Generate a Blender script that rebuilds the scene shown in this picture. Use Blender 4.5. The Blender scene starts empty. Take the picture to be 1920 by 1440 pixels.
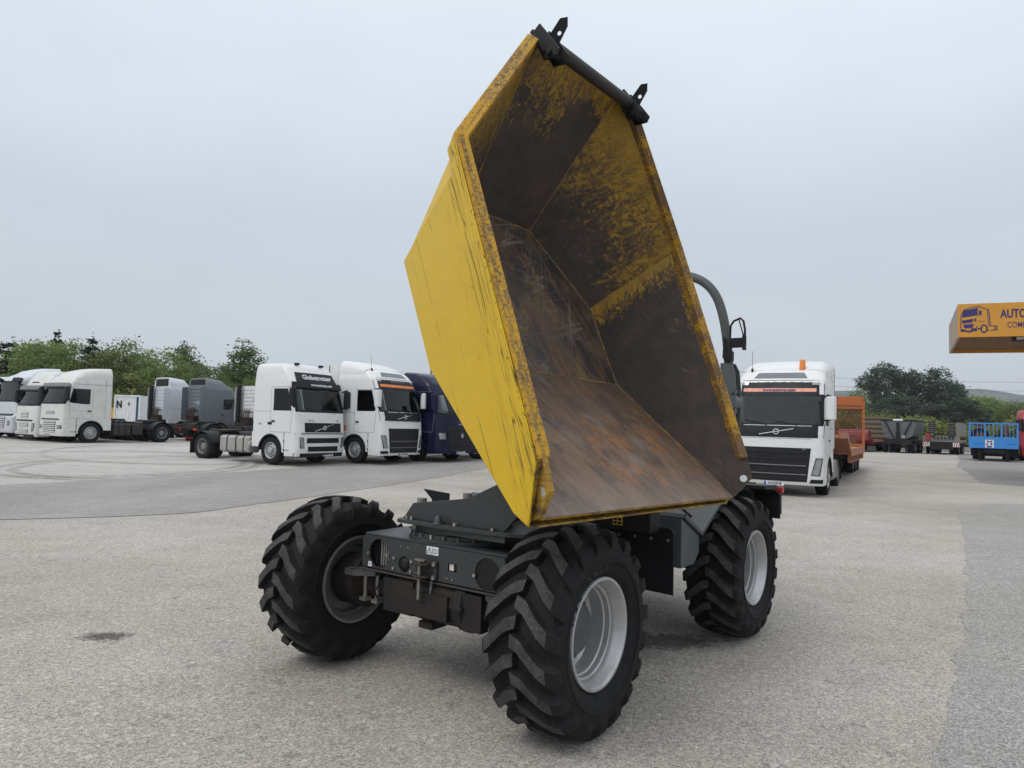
import bpy, bmesh, math, random
from mathutils import Vector, Matrix, noise as mnoise
random.seed(7)
R_=math.radians
scene=bpy.context.scene
COL=scene.collection

# ------------------------------------------------------------------ camera
F_PX,PITCH,ROLL,CAM_H=1339.63,0.05537,0.02744,1.7928
cd=bpy.data.cameras.new('camera'); cam=bpy.data.objects.new('camera',cd); COL.objects.link(cam)
cd.sensor_width=36; cd.lens=F_PX/1920*36; cd.clip_start=.1; cd.clip_end=12000
_r0=Vector((1,0,0)); _u0=Vector((0,-math.sin(PITCH),math.cos(PITCH))); _f0=Vector((0,math.cos(PITCH),math.sin(PITCH)))
_r=_r0*math.cos(ROLL)+_u0*math.sin(ROLL); _u=_u0*math.cos(ROLL)-_r0*math.sin(ROLL)
cam.matrix_world=Matrix(((_r.x,_u.x,-_f0.x,0),(_r.y,_u.y,-_f0.y,0),(_r.z,_u.z,-_f0.z,CAM_H),(0,0,0,1)))
scene.camera=cam
# ------------------------------------------------------------------ world, sun, exposure
SUN_EL,SUN_AZ=R_(52),R_(232)   # azimuth clockwise from +Y
sund=Vector((math.cos(SUN_EL)*math.sin(SUN_AZ),math.cos(SUN_EL)*math.cos(SUN_AZ),math.sin(SUN_EL)))
w=bpy.data.worlds.new('World'); scene.world=w; w.use_nodes=True
nt=w.node_tree; nt.nodes.clear()
def wn(t,**k):
    n=nt.nodes.new(t)
    for a,b in k.items(): setattr(n,a,b)
    return n
sky=wn('ShaderNodeTexSky',sky_type='NISHITA',sun_disc=False); sky.sun_elevation=SUN_EL; sky.sun_rotation=SUN_AZ
sky.air_density=1.2; sky.dust_density=2.5
skm=wn('ShaderNodeVectorMath',operation='SCALE'); skm.inputs['Scale'].default_value=.09
nt.links.new(sky.outputs[0],skm.inputs[0])
tc=wn('ShaderNodeTexCoord'); sp=wn('ShaderNodeSeparateXYZ'); nt.links.new(tc.outputs['Generated'],sp.inputs[0])
rp=wn('ShaderNodeValToRGB'); nt.links.new(sp.outputs[2],rp.inputs[0])
els=rp.color_ramp.elements
els[0].position=0; els[0].color=(.56,.605,.645,1)
els[1].position=.10; els[1].color=(.54,.59,.64,1)
for p_,c_ in ((.26,(.54,.60,.672,1)),(.48,(.69,.76,.835,1)),(1,(1.0,1.03,1.07,1))):
    e_=els.new(p_); e_.color=c_
mp=wn('ShaderNodeMapping'); mp.inputs['Scale'].default_value=(1.3,1.3,3.2); nt.links.new(tc.outputs['Generated'],mp.inputs[0])
nz=wn('ShaderNodeTexNoise'); nz.inputs['Scale'].default_value=2.2; nz.inputs['Detail'].default_value=5; nz.inputs['Roughness'].default_value=.5; nt.links.new(mp.outputs[0],nz.inputs[0])
mr=wn('ShaderNodeMapRange'); mr.inputs[1].default_value=.3; mr.inputs[2].default_value=.7; mr.inputs[3].default_value=.955; mr.inputs[4].default_value=1.035; nt.links.new(nz.outputs[0],mr.inputs[0])
cl=wn('ShaderNodeVectorMath',operation='SCALE'); nt.links.new(rp.outputs[0],cl.inputs[0]); nt.links.new(mr.outputs[0],cl.inputs['Scale'])
mx=wn('ShaderNodeMixRGB'); mx.inputs[0].default_value=.94; nt.links.new(skm.outputs[0],mx.inputs[1]); nt.links.new(cl.outputs[0],mx.inputs[2])
bg=wn('ShaderNodeBackground'); bg.inputs[1].default_value=1.0; nt.links.new(mx.outputs[0],bg.inputs[0])
wo=wn('ShaderNodeOutputWorld'); nt.links.new(bg.outputs[0],wo.inputs[0])
sl=bpy.data.lights.new('sun','SUN'); sl.energy=.9; sl.angle=R_(25); sl.color=(1,.97,.93)
so=bpy.data.objects.new('sun',sl); COL.objects.link(so); so.rotation_euler=sund.to_track_quat('Z','Y').to_euler(); so.location=(0,0,30)
vs=scene.view_settings; vs.view_transform='Standard'; vs.look='None'; vs.exposure=0.25; vs.gamma=1; vs.use_curve_mapping=False

# ------------------------------------------------------------------ material helper
class Mat:
    def __init__(s,name,rough=.6,metal=0.,spec=.5):
        s.m=bpy.data.materials.new(name); s.m.use_nodes=True; s.t=s.m.node_tree
        s.b=s.t.nodes['Principled BSDF']; s.b.inputs['Roughness'].default_value=rough
        s.b.inputs['Metallic'].default_value=metal; s.b.inputs['Specular IOR Level'].default_value=spec
        s._tc=None
    def put(s,sock,v):
        if isinstance(v,bpy.types.NodeSocket): s.t.links.new(v,sock)
        elif isinstance(v,(tuple,list)):
            sock.default_value=tuple(v)+(1,) if (sock.type=='RGBA' and len(v)==3) else tuple(v)
        else: sock.default_value=v
    def node(s,t,**k):
        n=s.t.nodes.new(t)
        for a,b in k.items(): setattr(n,a,b)
        return n
    def tc(s,o='Object'):
        if not s._tc: s._tc=s.node('ShaderNodeTexCoord')
        return s._tc.outputs[o]
    def geo(s): return s.node('ShaderNodeNewGeometry').outputs['Position']
    def sep(s,v):
        n=s.node('ShaderNodeSeparateXYZ'); s.put(n.inputs[0],v); return n.outputs[0],n.outputs[1],n.outputs[2]
    def vec(s,x,y,z=0.):
        n=s.node('ShaderNodeCombineXYZ')
        for i,v in enumerate((x,y,z)): s.put(n.inputs[i],v)
        return n.outputs[0]
    def scale(s,v,sc):
        n=s.node('ShaderNodeVectorMath',operation='MULTIPLY'); s.put(n.inputs[0],v); s.put(n.inputs[1],sc); return n.outputs[0]
    def op(s,o,a,b=0.,clamp=False):
        n=s.node('ShaderNodeMath',operation=o,use_clamp=clamp); s.put(n.inputs[0],a); s.put(n.inputs[1],b); return n.outputs[0]
    def noise(s,v,sc,det=4,rough=.55,dist=0.):
        n=s.node('ShaderNodeTexNoise'); s.put(n.inputs['Vector'],v); n.inputs['Scale'].default_value=sc; n.inputs['Detail'].default_value=det
        n.inputs['Roughness'].default_value=rough; n.inputs['Distortion'].default_value=dist; return n.outputs[0]
    def vor(s,v,sc,out='Distance',feature='F1'):
        n=s.node('ShaderNodeTexVoronoi',feature=feature); s.put(n.inputs['Vector'],v); n.inputs['Scale'].default_value=sc; return n.outputs[out]
    def mr(s,v,a,b,c=0.,d=1.,smooth=False):
        n=s.node('ShaderNodeMapRange'); n.clamp=True
        if smooth: n.interpolation_type='SMOOTHSTEP'
        for i,q in enumerate((v,a,b,c,d)): s.put(n.inputs[i],q)
        return n.outputs[0]
    def mix(s,f,a,b):
        n=s.node('ShaderNodeMixRGB'); s.put(n.inputs[0],f); s.put(n.inputs[1],a); s.put(n.inputs[2],b); return n.outputs[0]
    def color(s,v): s.put(s.b.inputs['Base Color'],v); return s
    def rough(s,v): s.put(s.b.inputs['Roughness'],v); return s
    def bump(s,hv,st=.3,d=.01):
        n=s.node('ShaderNodeBump'); n.inputs['Strength'].default_value=st; n.inputs['Distance'].default_value=d
        s.put(n.inputs['Height'],hv); s.put(s.b.inputs['Normal'],n.outputs[0]); return s
    def lines(s,v,sc,width,det=2,dist=0.):      # thin contour lines of a noise field
        nz=s.noise(v,sc,det,.5,dist); d=s.op('ABSOLUTE',s.op('SUBTRACT',nz,.5)); return s.mr(d,0.,width,1.,0.)
def hsvj(c,k): return tuple(max(0,x*k) for x in c)
def paint(name,c,rough=.4,dirt=.25,metal=0.,dirtc=(.16,.14,.12),sc=2.5):
    m=Mat(name,rough,metal,.28 if max(c)<.07 else .45); p=m.tc()
    a=m.noise(p,sc,5,.6); f=m.mr(a,.48,.78,0,dirt)
    a2=m.noise(m.scale(p,(9,9,1.2)),1.4,4,.6); f2=m.mr(a2,.55,.85,0,dirt*.7)
    m.color(m.mix(f2,m.mix(f,c,dirtc),dirtc)); m.rough(m.mr(a,.3,.8,rough*.85,min(1,rough*1.35)))
    return m.m
def plain(name,c,rough=.6,metal=0.,var=.15,sc=8.,spec=None):
    m=Mat(name,rough,metal,(.22 if max(c)<.06 else .5) if spec is None else spec); a=m.noise(m.tc(),sc,4,.6)
    m.color(m.mix(m.mr(a,.35,.65),hsvj(c,1-var),hsvj(c,1+var))); return m.m

# ------------------------------------------------------------------ mesh helper
class MB:
    def __init__(s): s.v=[];s.f=[];s.mi=[];s.uv={}
    def add(s,vs,fs,mi=0):
        o=len(s.v); s.v+= [tuple(x) for x in vs]
        for f in fs: s.f.append(tuple(i+o for i in f)); s.mi.append(mi)
        return s
    def box(s,c,d,rot=None,mi=0):
        x,y,z=(k/2 for k in d); vs=[Vector((a*x,b*y,e*z)) for e in(-1,1) for b in(-1,1) for a in(-1,1)]
        if rot is not None:
            Rm=rot if isinstance(rot,Matrix) else Matrix.Rotation(rot,3,'Z'); vs=[Rm@q for q in vs]
        vs=[q+Vector(c) for q in vs]
        return s.add(vs,[(0,2,3,1),(4,5,7,6),(0,1,5,4),(2,6,7,3),(0,4,6,2),(1,3,7,5)],mi)
    def b2(s,x0,x1,y0,y1,z0,z1,mi=0): return s.box(((x0+x1)/2,(y0+y1)/2,(z0+z1)/2),(abs(x1-x0),abs(y1-y0),abs(z1-z0)),None,mi)
    def prism(s,pts,ax,d0,d1,mi=0):
        def mk(p,d): return {'x':(d,p[0],p[1]),'y':(p[0],d,p[1]),'z':(p[0],p[1],d)}[ax]
        n=len(pts); vs=[mk(p,d0) for p in pts]+[mk(p,d1) for p in pts]
        return s.add(vs,[tuple(range(n))[::-1],tuple(range(n,2*n))]+[(i,(i+1)%n,n+(i+1)%n,n+i) for i in range(n)],mi)
    def slab(s,poly,off,mi=0):
        n=len(poly); a=[Vector(p) for p in poly]; b=[p+Vector(off) for p in a]
        return s.add(a+b,[tuple(range(n)),tuple(range(n,2*n))[::-1]]+[(i,n+i,n+(i+1)%n,(i+1)%n) for i in range(n)],mi)
    def loft(s,rings,cap=True,closed=True,mi=0):
        n=len(rings[0]); vs=[p for r in rings for p in r]; fs=[]
        for k in range(len(rings)-1):
            for i in range(n if closed else n-1):
                j=(i+1)%n; fs.append((k*n+i,k*n+j,(k+1)*n+j,(k+1)*n+i))
        if cap: fs.append(tuple(range(n))[::-1]); fs.append(tuple(range((len(rings)-1)*n,len(rings)*n)))
        return s.add(vs,fs,mi)
    def tube(s,pts,r,n=8,mi=0):
        pts=[Vector(p) for p in pts]; rr=r if isinstance(r,(list,tuple)) else [r]*len(pts); rings=[]; pv=None
        for i,p in enumerate(pts):
            t=(pts[min(i+1,len(pts)-1)]-pts[max(i-1,0)]).normalized()
            if pv is None: pv=t.orthogonal().normalized()
            a=(pv-t*pv.dot(t)); a=a.normalized() if a.length>1e-6 else t.orthogonal().normalized(); pv=a; b=t.cross(a)
            rings.append([p+(a*math.cos(q*2*math.pi/n)+b*math.sin(q*2*math.pi/n))*rr[i] for q in range(n)])
        return s.loft(rings,True,True,mi)
    def cyl(s,p,q,r,n=12,mi=0): return s.tube([p,q],r,n,mi)
    def lathe(s,prof,n=32,ax='y',c=(0,0,0),mi=0,closed=False):
        rings=[]
        for k in range(n):
            a=2*math.pi*k/n; rg=[]
            for t,r in prof:
                q={'y':(r*math.cos(a),t,r*math.sin(a)),'x':(t,r*math.cos(a),r*math.sin(a)),'z':(r*math.cos(a),r*math.sin(a),t)}[ax]
                rg.append(Vector(q)+Vector(c))
            rings.append(rg)
        m=len(prof); vs=[p for r in rings for p in r]; fs=[]
        for k in range(n):
            k2=(k+1)%n
            for i in range(m if closed else m-1):
                j=(i+1)%m; fs.append((k*m+i,k*m+j,k2*m+j,k2*m+i))
        return s.add(vs,fs,mi)
    def mesh(s,name,mats,smooth=None,recalc=True):
        me=bpy.data.meshes.new(name); me.from_pydata(s.v,[],s.f); me.polygons.foreach_set('material_index',s.mi)
        for m in (mats if isinstance(mats,(list,tuple)) else [mats]): me.materials.append(m)
        if recalc:
            bm=bmesh.new(); bm.from_mesh(me); bmesh.ops.recalc_face_normals(bm,faces=bm.faces); bm.to_mesh(me); bm.free()
        if smooth:
            me.polygons.foreach_set('use_smooth',[True]*len(me.polygons)); me.set_sharp_from_angle(angle=R_(smooth))
        me.update(); return me
    def build(s,name,mats,parent=None,smooth=None,bevel=0,recalc=True):
        return obj(name,s.mesh(name,mats,smooth,recalc),parent,bevel)
def obj(name,me,parent=None,bevel=0):
    o=bpy.data.objects.new(name,me); COL.objects.link(o)
    if parent: o.parent=parent
    if bevel:
        b=o.modifiers.new('b','BEVEL'); b.width=bevel; b.segments=2; b.limit_method='ANGLE'; b.angle_limit=R_(40)
    return o
def thing(name,label,cat,loc=(0,0,0),rz=0,group=None):
    o=bpy.data.objects.new(name,None); COL.objects.link(o); o.location=loc; o.rotation_euler=(0,0,rz); o.empty_display_size=.3
    return tag(o,label,cat,group)
def tag(o,label,cat,group=None):
    o['label']=label; o['category']=cat
    if group: o['group']=group
    return o
def struct(o): o['kind']='structure'; return o
def text(name,body,size,mat,parent,M,ext=.003,space=1.0,align='CENTER',shear=0,bold=0.):
    c=bpy.data.curves.new('t','FONT'); c.body=body; c.size=size; c.extrude=ext; c.align_x=align; c.align_y='CENTER'; c.space_character=space; c.shear=shear; c.resolution_u=3; c.offset=bold
    o=bpy.data.objects.new('t',c); COL.objects.link(o); dg=bpy.context.evaluated_depsgraph_get()
    me=bpy.data.meshes.new_from_object(o.evaluated_get(dg)); bpy.data.objects.remove(o); bpy.data.curves.remove(c)
    me.materials.clear(); me.materials.append(mat); r=obj(name,me,parent); r.matrix_local=M; return r
def frame_m(x,y,z,o):   # matrix from axes
    x,y,z=Vector(x).normalized(),Vector(y).normalized(),Vector(z).normalized()
    return Matrix(((x.x,y.x,z.x,o[0]),(x.y,y.y,z.y,o[1]),(x.z,y.z,z.z,o[2]),(0,0,0,1)))
def sstep(a,b,x):
    t=min(1,max(0,(x-a)/(b-a))); return t*t*(3-2*t)
def gz(x,y): return .28*sstep(21,35,y)
def px_dir(px,py):
    d=_f0+_r*((px-960)/F_PX)-_u*((py-720)/F_PX); return d
def at(px,py,depth):
    d=px_dir(px,py); return Vector((0,0,CAM_H))+d*(depth/d.y)
# ================================================================== GROUND
def asphalt(name,c,stone=.35,bigvar=.12,warm=(1,1,1),tracks=None,stains=(),streak=None):
    m=Mat(name,.9,spec=.25); p=m.geo()
    v=m.vor(p,105,'Color'); r_,g_,b_=m.sep(v)
    v2=m.vor(p,38,'Color'); r2,_,_=m.sep(v2)
    big=m.noise(p,.22,5,.6); mid=m.noise(p,1.6,5,.65); fine=m.noise(p,24,3,.6)
    k=m.op('ADD',m.mr(r_,0,1,1-stone,1+stone*1.15),m.mr(r2,.86,1,0,.3))
    k=m.op('MULTIPLY',k,m.mr(big,.3,.7,1-bigvar,1+bigvar)); k=m.op('MULTIPLY',k,m.mr(mid,.3,.7,.92,1.07)); k=m.op('MULTIPLY',k,m.mr(fine,.3,.7,.86,1.12))
    dk=m.vor(p,17,'Color'); d1,_,_=m.sep(dk); k=m.op('MULTIPLY',k,m.mr(d1,.0,.02,.72,1.))
    if streak:
        st=m.noise(m.scale(p,streak),1.,4,.6); k=m.op('MULTIPLY',k,m.mr(st,.4,.7,1.04,.88))
    x,y,z=m.sep(p); wob=m.noise(p,2.2,4,.6); brk=m.noise(p,3.1,5,.7)
    def circ(cx,cy):
        return m.op('SQRT',m.op('ADD',m.op('POWER',m.op('SUBTRACT',x,cx),2.),m.op('POWER',m.op('SUBTRACT',y,cy),2.)))
    if tracks:
        for cx,cy,r in tracks:
            d=m.op('ABSOLUTE',m.op('SUBTRACT',m.op('ADD',circ(cx,cy),m.mr(wob,0,1,-.08,.08)),r))
            kk=m.op('MULTIPLY',m.mr(d,.10,.24,1,0),m.op('MULTIPLY',m.mr(brk,.32,.55),m.mr(m.noise(p,.16,2,.5),.36,.5))); k=m.op('MULTIPLY',k,m.mr(kk,0,1,1.,.6))
    col=m.mix(m.mr(g_,0,1),hsvj(c,1.),(c[0]*1.06*warm[0],c[1]*.99*warm[1],c[2]*.9*warm[2]))
    col=m.mix(m.mr(big,.4,.75,0,.6),col,(c[0]*.98,c[1]*.985,c[2]*1.03))
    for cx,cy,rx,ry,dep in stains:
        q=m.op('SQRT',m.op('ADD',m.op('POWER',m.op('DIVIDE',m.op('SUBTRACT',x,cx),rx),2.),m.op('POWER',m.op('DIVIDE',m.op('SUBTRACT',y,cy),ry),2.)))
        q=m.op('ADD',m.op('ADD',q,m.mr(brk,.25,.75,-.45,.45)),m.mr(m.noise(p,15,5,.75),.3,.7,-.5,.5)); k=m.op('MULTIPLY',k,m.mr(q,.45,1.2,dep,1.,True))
    n=m.node('ShaderNodeVectorMath',operation='SCALE'); m.put(n.inputs[0],col); m.put(n.inputs['Scale'],k); m.color(n.outputs[0])
    h=m.op('ADD',m.vor(p,105,'Distance'),m.mr(fine,0,1,0,.5)); m.bump(h,.55,.006)
    return m.m
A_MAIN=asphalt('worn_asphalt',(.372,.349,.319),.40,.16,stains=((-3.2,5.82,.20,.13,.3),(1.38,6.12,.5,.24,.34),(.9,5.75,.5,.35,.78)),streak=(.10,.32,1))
A_BAND=asphalt('smooth_asphalt',(.295,.287,.279),.22,.10,streak=(.5,.12,1))
A_CONC=asphalt('pale_concrete',(.43,.42,.402),.12,.10,tracks=((-11.0,24,4.6),(-11.0,24,5.15),(-14.6,24.5,5.2),(-14.6,24.5,5.75),(-13,31,6.1)),streak=(.35,.9,1))
A_PATCH=asphalt('grey_asphalt',(.312,.304,.294),.42,.08)
A_FAR=asphalt('dark_far_asphalt',(.255,.25,.245),.2,.12,streak=(.15,.8,1))
def sheet(name,ys,xl,xr,lift,mat,nx=1,parent=None):
    vs=[];fs=[]
    for y in ys:
        a,b=xl(y),xr(y)
        for i in range(nx+1):
            x=a+(b-a)*i/nx; vs.append((x,y,gz(x,y)+lift))
    for j in range(len(ys)-1):
        for i in range(nx):
            q=j*(nx+1)+i; fs.append((q,q+1,q+nx+2,q+nx+1))
    return MB().add(vs,fs).build(name,mat,None,recalc=False)
def interp(tab):
    def f(y):
        if y<=tab[0][0]: (y0,x0),(y1,x1)=tab[0],tab[1]
        elif y>=tab[-1][0]: (y0,x0),(y1,x1)=tab[-2],tab[-1]
        else:
            for i in range(len(tab)-1):
                if tab[i][0]<=y<=tab[i+1][0]: (y0,x0),(y1,x1)=tab[i],tab[i+1]; break
        return x0+(x1-x0)*(y-y0)/(y1-y0)
    return f
def jit(f,amp,sc,seed): return lambda y: f(y)+amp*(mnoise.noise((y*sc,seed,0))+.6*mnoise.noise((y*sc*4,seed,3)))
def frange(a,b,s):
    o=[];x=a
    while x<b-1e-6: o.append(x); x+=s
    return o+[b]
struct(sheet('yard',frange(-40,66,1.0),lambda y:-95,lambda y:95,0,A_MAIN))
l1=interp([(-2,-23),(17.06,-12.07),(21.05,-9.76),(25.02,-7.35),(30.52,-4.44),(36.97,-1.54)])
l2=interp([(10.6,-14.),(11.74,-8.26),(12.36,-6.88),(13.09,-5.84),(16.65,-4.37),(20.84,-3.01),(27.95,-.53)])
struct(sheet('concrete_apron',frange(-2,66,.3),lambda y:-94,jit(l1,.05,.8,1),.004,A_CONC))
struct(sheet('road_strip',frange(10.6,66,.3),lambda y:jit(l1,.05,.8,1)(y)+.02,lambda y:max(l1(y)+.03,jit(l2,.09,.7,5)(y)),.008,A_BAND))
pl=interp([(-3,-2.6),(4,2.36),(5.35,3.3),(6.03,3.77),(7.55,4.8),(12.56,7.96),(18.12,11.3),(19.3,13.)])
struct(sheet('asphalt_patch',frange(-3,19.3,.06),jit(pl,.09,1.6,9),lambda y:60.,.004,A_PATCH))
pf=interp([(25.3,18.6),(26.2,17.2),(36.15,22.5),(45.86,28.8),(62,38.5)])
struct(sheet('dark_asphalt_lane',frange(25.3,62,.4),jit(pf,.2,.5,4),lambda y:80.,.004,A_FAR))
# ------------------------------------------------------------------ terrain beyond the yard
gm=Mat('rough_grass',.95); gp=gm.geo(); g1=gm.noise(gp,.15,6,.65); gm.color(gm.mix(gm.mr(g1,.35,.65),(.055,.075,.025),(.12,.13,.05))); 
def terr(x,y): return -.25+gz(x,y)-.0-(.0 if y<70 else min(6,(y-70)*.03))
xs=[-3500,-1500,-700,-300,-120,-60,0,60,120,300,700,1500,3500]; ys=[-300,-40,20,36,66,70,120,200,400,800,1600,3500]
vs=[(x,y,terr(x,y)) for y in ys for x in xs]; fs=[(j*13+i,j*13+i+1,j*13+i+14,j*13+i+13) for j in range(len(ys)-1) for i in range(12)]
struct(MB().add(vs,fs).build('ground',gm.m,None,recalc=False))
hm=Mat('wooded_hill',1.); hp=hm.geo(); h1=hm.noise(hp,.03,6,.7); h2=hm.noise(hp,.006,4,.6)
hm.color(hm.mix(hm.mr(h1,.38,.62),(.025,.04,.02),(.075,.095,.045))); hm.bump(h1,1.,8.)
def hill(name,x0,x1,y0,dep,top,seed):
    n=160;m=10;vs=[];fs=[]
    for j in range(m+1):
        t=j/m
        for i in range(n+1):
            x=x0+(x1-x0)*i/n
            h=top(x)*math.sin(math.pi*min(1,t*.98+.01)*.5 if t<.5 else math.pi*.5*(1))*(1 if t<=.6 else 1-(t-.6)*1.2)
            h+= (mnoise.noise((x*.02,t*9,seed))*2.4+mnoise.noise((x*.07,t*20,seed))*2.2+abs(mnoise.noise((x*.2,t*40,seed)))*2.6)*(t>.05)*min(1,top(x)/30)
            vs.append((x,y0+dep*t,h-6))
    for j in range(m):
        for i in range(n):
            q=j*(n+1)+i; fs.append((q,q+1,q+n+2,q+n+1))
    return struct(MB().add(vs,fs).build(name,hm.m,None,recalc=False,smooth=60))
# ================================================================== DUMPER
TH=-2.21322
DUMP=thing('dumper','yellow and grey swivel dumper with its rusty skip tipped up','dumper',(-.4455,4.9267,0),TH)
def yellow_nodes(m): return (.72,.455,.022)
YEL=(.74,.475,.012); RUST=(.085,.058,.045); DARK=(.05,.042,.038)
G_PAINT=paint('charcoal_paint',(.046,.050,.052),.42,.35,dirtc=(.075,.07,.062))
G_LIGHT=paint('grey_fender_paint',(.085,.10,.105),.4,.3,dirtc=(.12,.11,.1))
BLK=plain('black_steel',(.016,.016,.018),.5); RUBP=plain('black_flap_rubber',(.014,.014,.017),.75)
STEEL=plain('zinc_bolt',(.42,.41,.38),.35,.8); PINM=plain('dull_pin_steel',(.26,.25,.23),.45,.6)
def tyre_mat(name,c,dust):
    m=Mat(name,.82,spec=.3); p=m.tc(); a=m.noise(p,9,5,.65); b=m.noise(p,70,3,.6)
    f=m.mr(a,.35,.75,0,dust); col=m.mix(f,c,(.13,.125,.12)); col=m.mix(m.mr(b,.56,.74,0,dust*.9),col,(.2,.195,.19)); m.color(col); m.bump(b,.25,.004); return m.m
T_SIDE=tyre_mat('tyre_rubber',(.0085,.0085,.0095),.07); T_TOP=tyre_mat('tyre_tread_worn',(.03,.03,.031),.5)
RIMS=paint('silver_rim',(.50,.505,.51),.36,.45,.55,(.20,.175,.145),sc=5.); HUBM=plain('hub_grey',(.075,.078,.08),.5)
RIMD=paint('dusty_rim_inside',(.24,.235,.215),.5,.5,.3,(.06,.055,.05))
def big_tyre():
    b=MB()
    prof=[(-.155,.298),(-.20,.335),(-.228,.375),(-.24,.43),(-.232,.485),(-.205,.530),(-.12,.549),(0,.553),(.12,.549),(.205,.530),(.232,.485),(.24,.43),(.228,.375),(.20,.335),(.155,.298)]
    b.lathe(prof,72,'y')
    for s in(-1,1):   # moulded ring on the sidewall
        b.lathe([(s*.226,.405),(s*.2445,.41),(s*.2455,.425),(s*.2345,.432)],72,'y')
    N=19
    st=[(-.012,.175,.033,.600,.545),(.05,.135,.037,.600,.54),(.10,.06,.037,.599,.54),(.15,-.02,.038,.594,.53),(.20,-.085,.040,.578,.515),(.232,-.125,.040,.548,.49),(.243,-.15,.034,.50,.455)]
    for s in(-1,1):
        for k in range(N):
            f0=(k+(.5 if s<0 else 0))*2*math.pi/N; rg=[]
            jt=random.uniform(-.006,.006)
            for t,df,hw,rt,rb in st:
                f=f0+df*1.05+jt; tt_=s*t; q=[]
                for (rr,wd) in((rb,hw*1.3),(rt,hw),(rt,-hw),(rb,-hw*1.3)):
                    a=f+wd/rr; q.append((rr*math.cos(a),tt_ if rr==rt else tt_-s*.012*(t>.2),rr*math.sin(a)))
                rg.append(q)
            n=len(rg); vs=[p for r in rg for p in r]
            o=[]; o2=[]
            for i in range(n-1):
                for j in range(4):
                    fc=(i*4+j,i*4+(j+1)%4,(i+1)*4+(j+1)%4,(i+1)*4+j)
                    (o2 if (j==1 and i<4) else o).append(fc)
            o+= [(0,1,2,3),((n-1)*4+3,(n-1)*4+2,(n-1)*4+1,(n-1)*4)]
            b0=len(b.v); b.add(vs,o,0)
            for fc in o2: b.f.append(tuple(i+b0 for i in fc)); b.mi.append(1)
    return b.mesh('tyre',[T_SIDE,T_TOP],35)
TYRE=big_tyre()
def rim_mesh():
    b=MB()
    b.lathe([(.150,.300),(.196,.322),(.206,.318),(.207,.304),(.190,.290),(.165,.286),(.150,.274),(.122,.270),(.116,.259),(.085,.257),(.078,.249),(-.005,.244),(-.02,.232),(-.024,.10),(-.026,.0)],64,'y',mi=0)
    b.lathe([(-.150,.300),(-.196,.322),(-.206,.318),(-.207,.304),(-.190,.290),(-.165,.286),(-.150,.274),(-.13,.270),(-.122,.258),(-.055,.254),(-.042,.240),(-.040,.0)],64,'y',mi=1)
    return b.mesh('wheel',[RIMS,RIMD],32)
RIM=rim_mesh()
def hub_mesh():
    b=MB(); b.lathe([(-.026,.15),(.05,.147),(.062,.135),(.066,.0)],32,'y')
    for k in range(10):
        a=k*math.pi/5; b.cyl((.185*math.cos(a),-.03,.185*math.sin(a)),(.185*math.cos(a),.0,.185*math.sin(a)),.017,6)
    return b.mesh('hub',HUBM,30)
HUB=hub_mesh()
VAL=MB().tube([(.0,.02,.262),(.0,.05,.235),(.012,.075,.222)],.011,8).cyl((.0,.015,.25),(.0,.015,.232),.02,8).mesh('valve',STEEL,40)
for a,b,sg in((0,1.04,1),(0,-1.04,-1),(-2.657,1.065,1),(-2.657,-1.065,-1)):
    wo=obj('wheel',RIM,DUMP); wo.location=(a,b,.6); wo.rotation_euler=(0,0,0 if sg>0 else math.pi)
    t=obj('tyre',TYRE,wo); t.rotation_euler=(0,random.uniform(0,.3),0)
    if sg<0: t.scale=(-1,1,1); t.rotation_euler=(0,.11,0)
    h=obj('hub',HUB,wo); v=obj('valve',VAL,wo); v.rotation_euler=(0,R_(-18),0)
# sidewall lettering on the near wheel
LETT=plain('raised_rubber_letter',(.03,.03,.032),.6)
wh=[o for o in DUMP.children if o.name.startswith('wheel')][0]
for i,ch in enumerate('ALLIANCE'):
    an=R_(22+i*9.5); r=.392
    c_=Vector((r*math.cos(an),.2335,r*math.sin(an))); rad=Vector((math.cos(an),0,math.sin(an)))
    text('lettering',ch,.055,LETT,wh,frame_m(rad.cross(Vector((0,1,0))),rad,(0,1,0),c_),.004,bold=.001)
# ---- front frame
def holed(outer,holes,ax,d0,d1,name,mat,parent,smooth=None):
    bm=bmesh.new()
    def mk(p,d): return {'x':(d,p[0],p[1]),'y':(p[0],d,p[1]),'z':(p[0],p[1],d)}[ax]
    for lp in [outer]+holes:
        vv=[bm.verts.new(mk(p,d0)) for p in lp]
        for i in range(len(vv)): bm.edges.new((vv[i],vv[(i+1)%len(vv)]))
    bmesh.ops.triangle_fill(bm,use_beauty=True,use_dissolve=False,edges=bm.edges[:])
    r=bmesh.ops.extrude_face_region(bm,geom=bm.faces[:]); k='xyz'.index(ax)
    for e in r['geom']:
        if isinstance(e,bmesh.types.BMVert): e.co[k]=d1
    bmesh.ops.recalc_face_normals(bm,faces=bm.faces)
    me=bpy.data.meshes.new(name); bm.to_mesh(me); bm.free(); me.materials.append(mat); return obj(name,me,parent)
def circ(cx,cy,r,n=28): return [(cx+r*math.cos(2*math.pi*i/n),cy+r*math.sin(2*math.pi*i/n)) for i in range(n)]
FX=.13
out=[(-.648,.745),(.648,.745),(.648,.95),(.633,.965),(-.633,.965),(-.648,.95)]
holes=[circ(-.478,.85,.103),circ(.504,.845,.103),circ(-.228,.81,.054,20),[(.172,.822),(.25,.822),(.25,.872),(.172,.872)]]
FRONT=holed(out,holes,'x',FX-.015,FX,'front_panel',G_PAINT,DUMP)
fr=MB()
fr.b2(-1.05,FX-.016,-.645,.645,.962,.982)                       # top plate
for s in(-1,1): fr.b2(-1.05,FX-.016,s*.63,s*.647,.747,.961)
fr.b2(-1.05,FX-.02,-.62,.62,.735,.746); fr.b2(-1.06,-1.04,-.62,.62,.75,.96)
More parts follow.
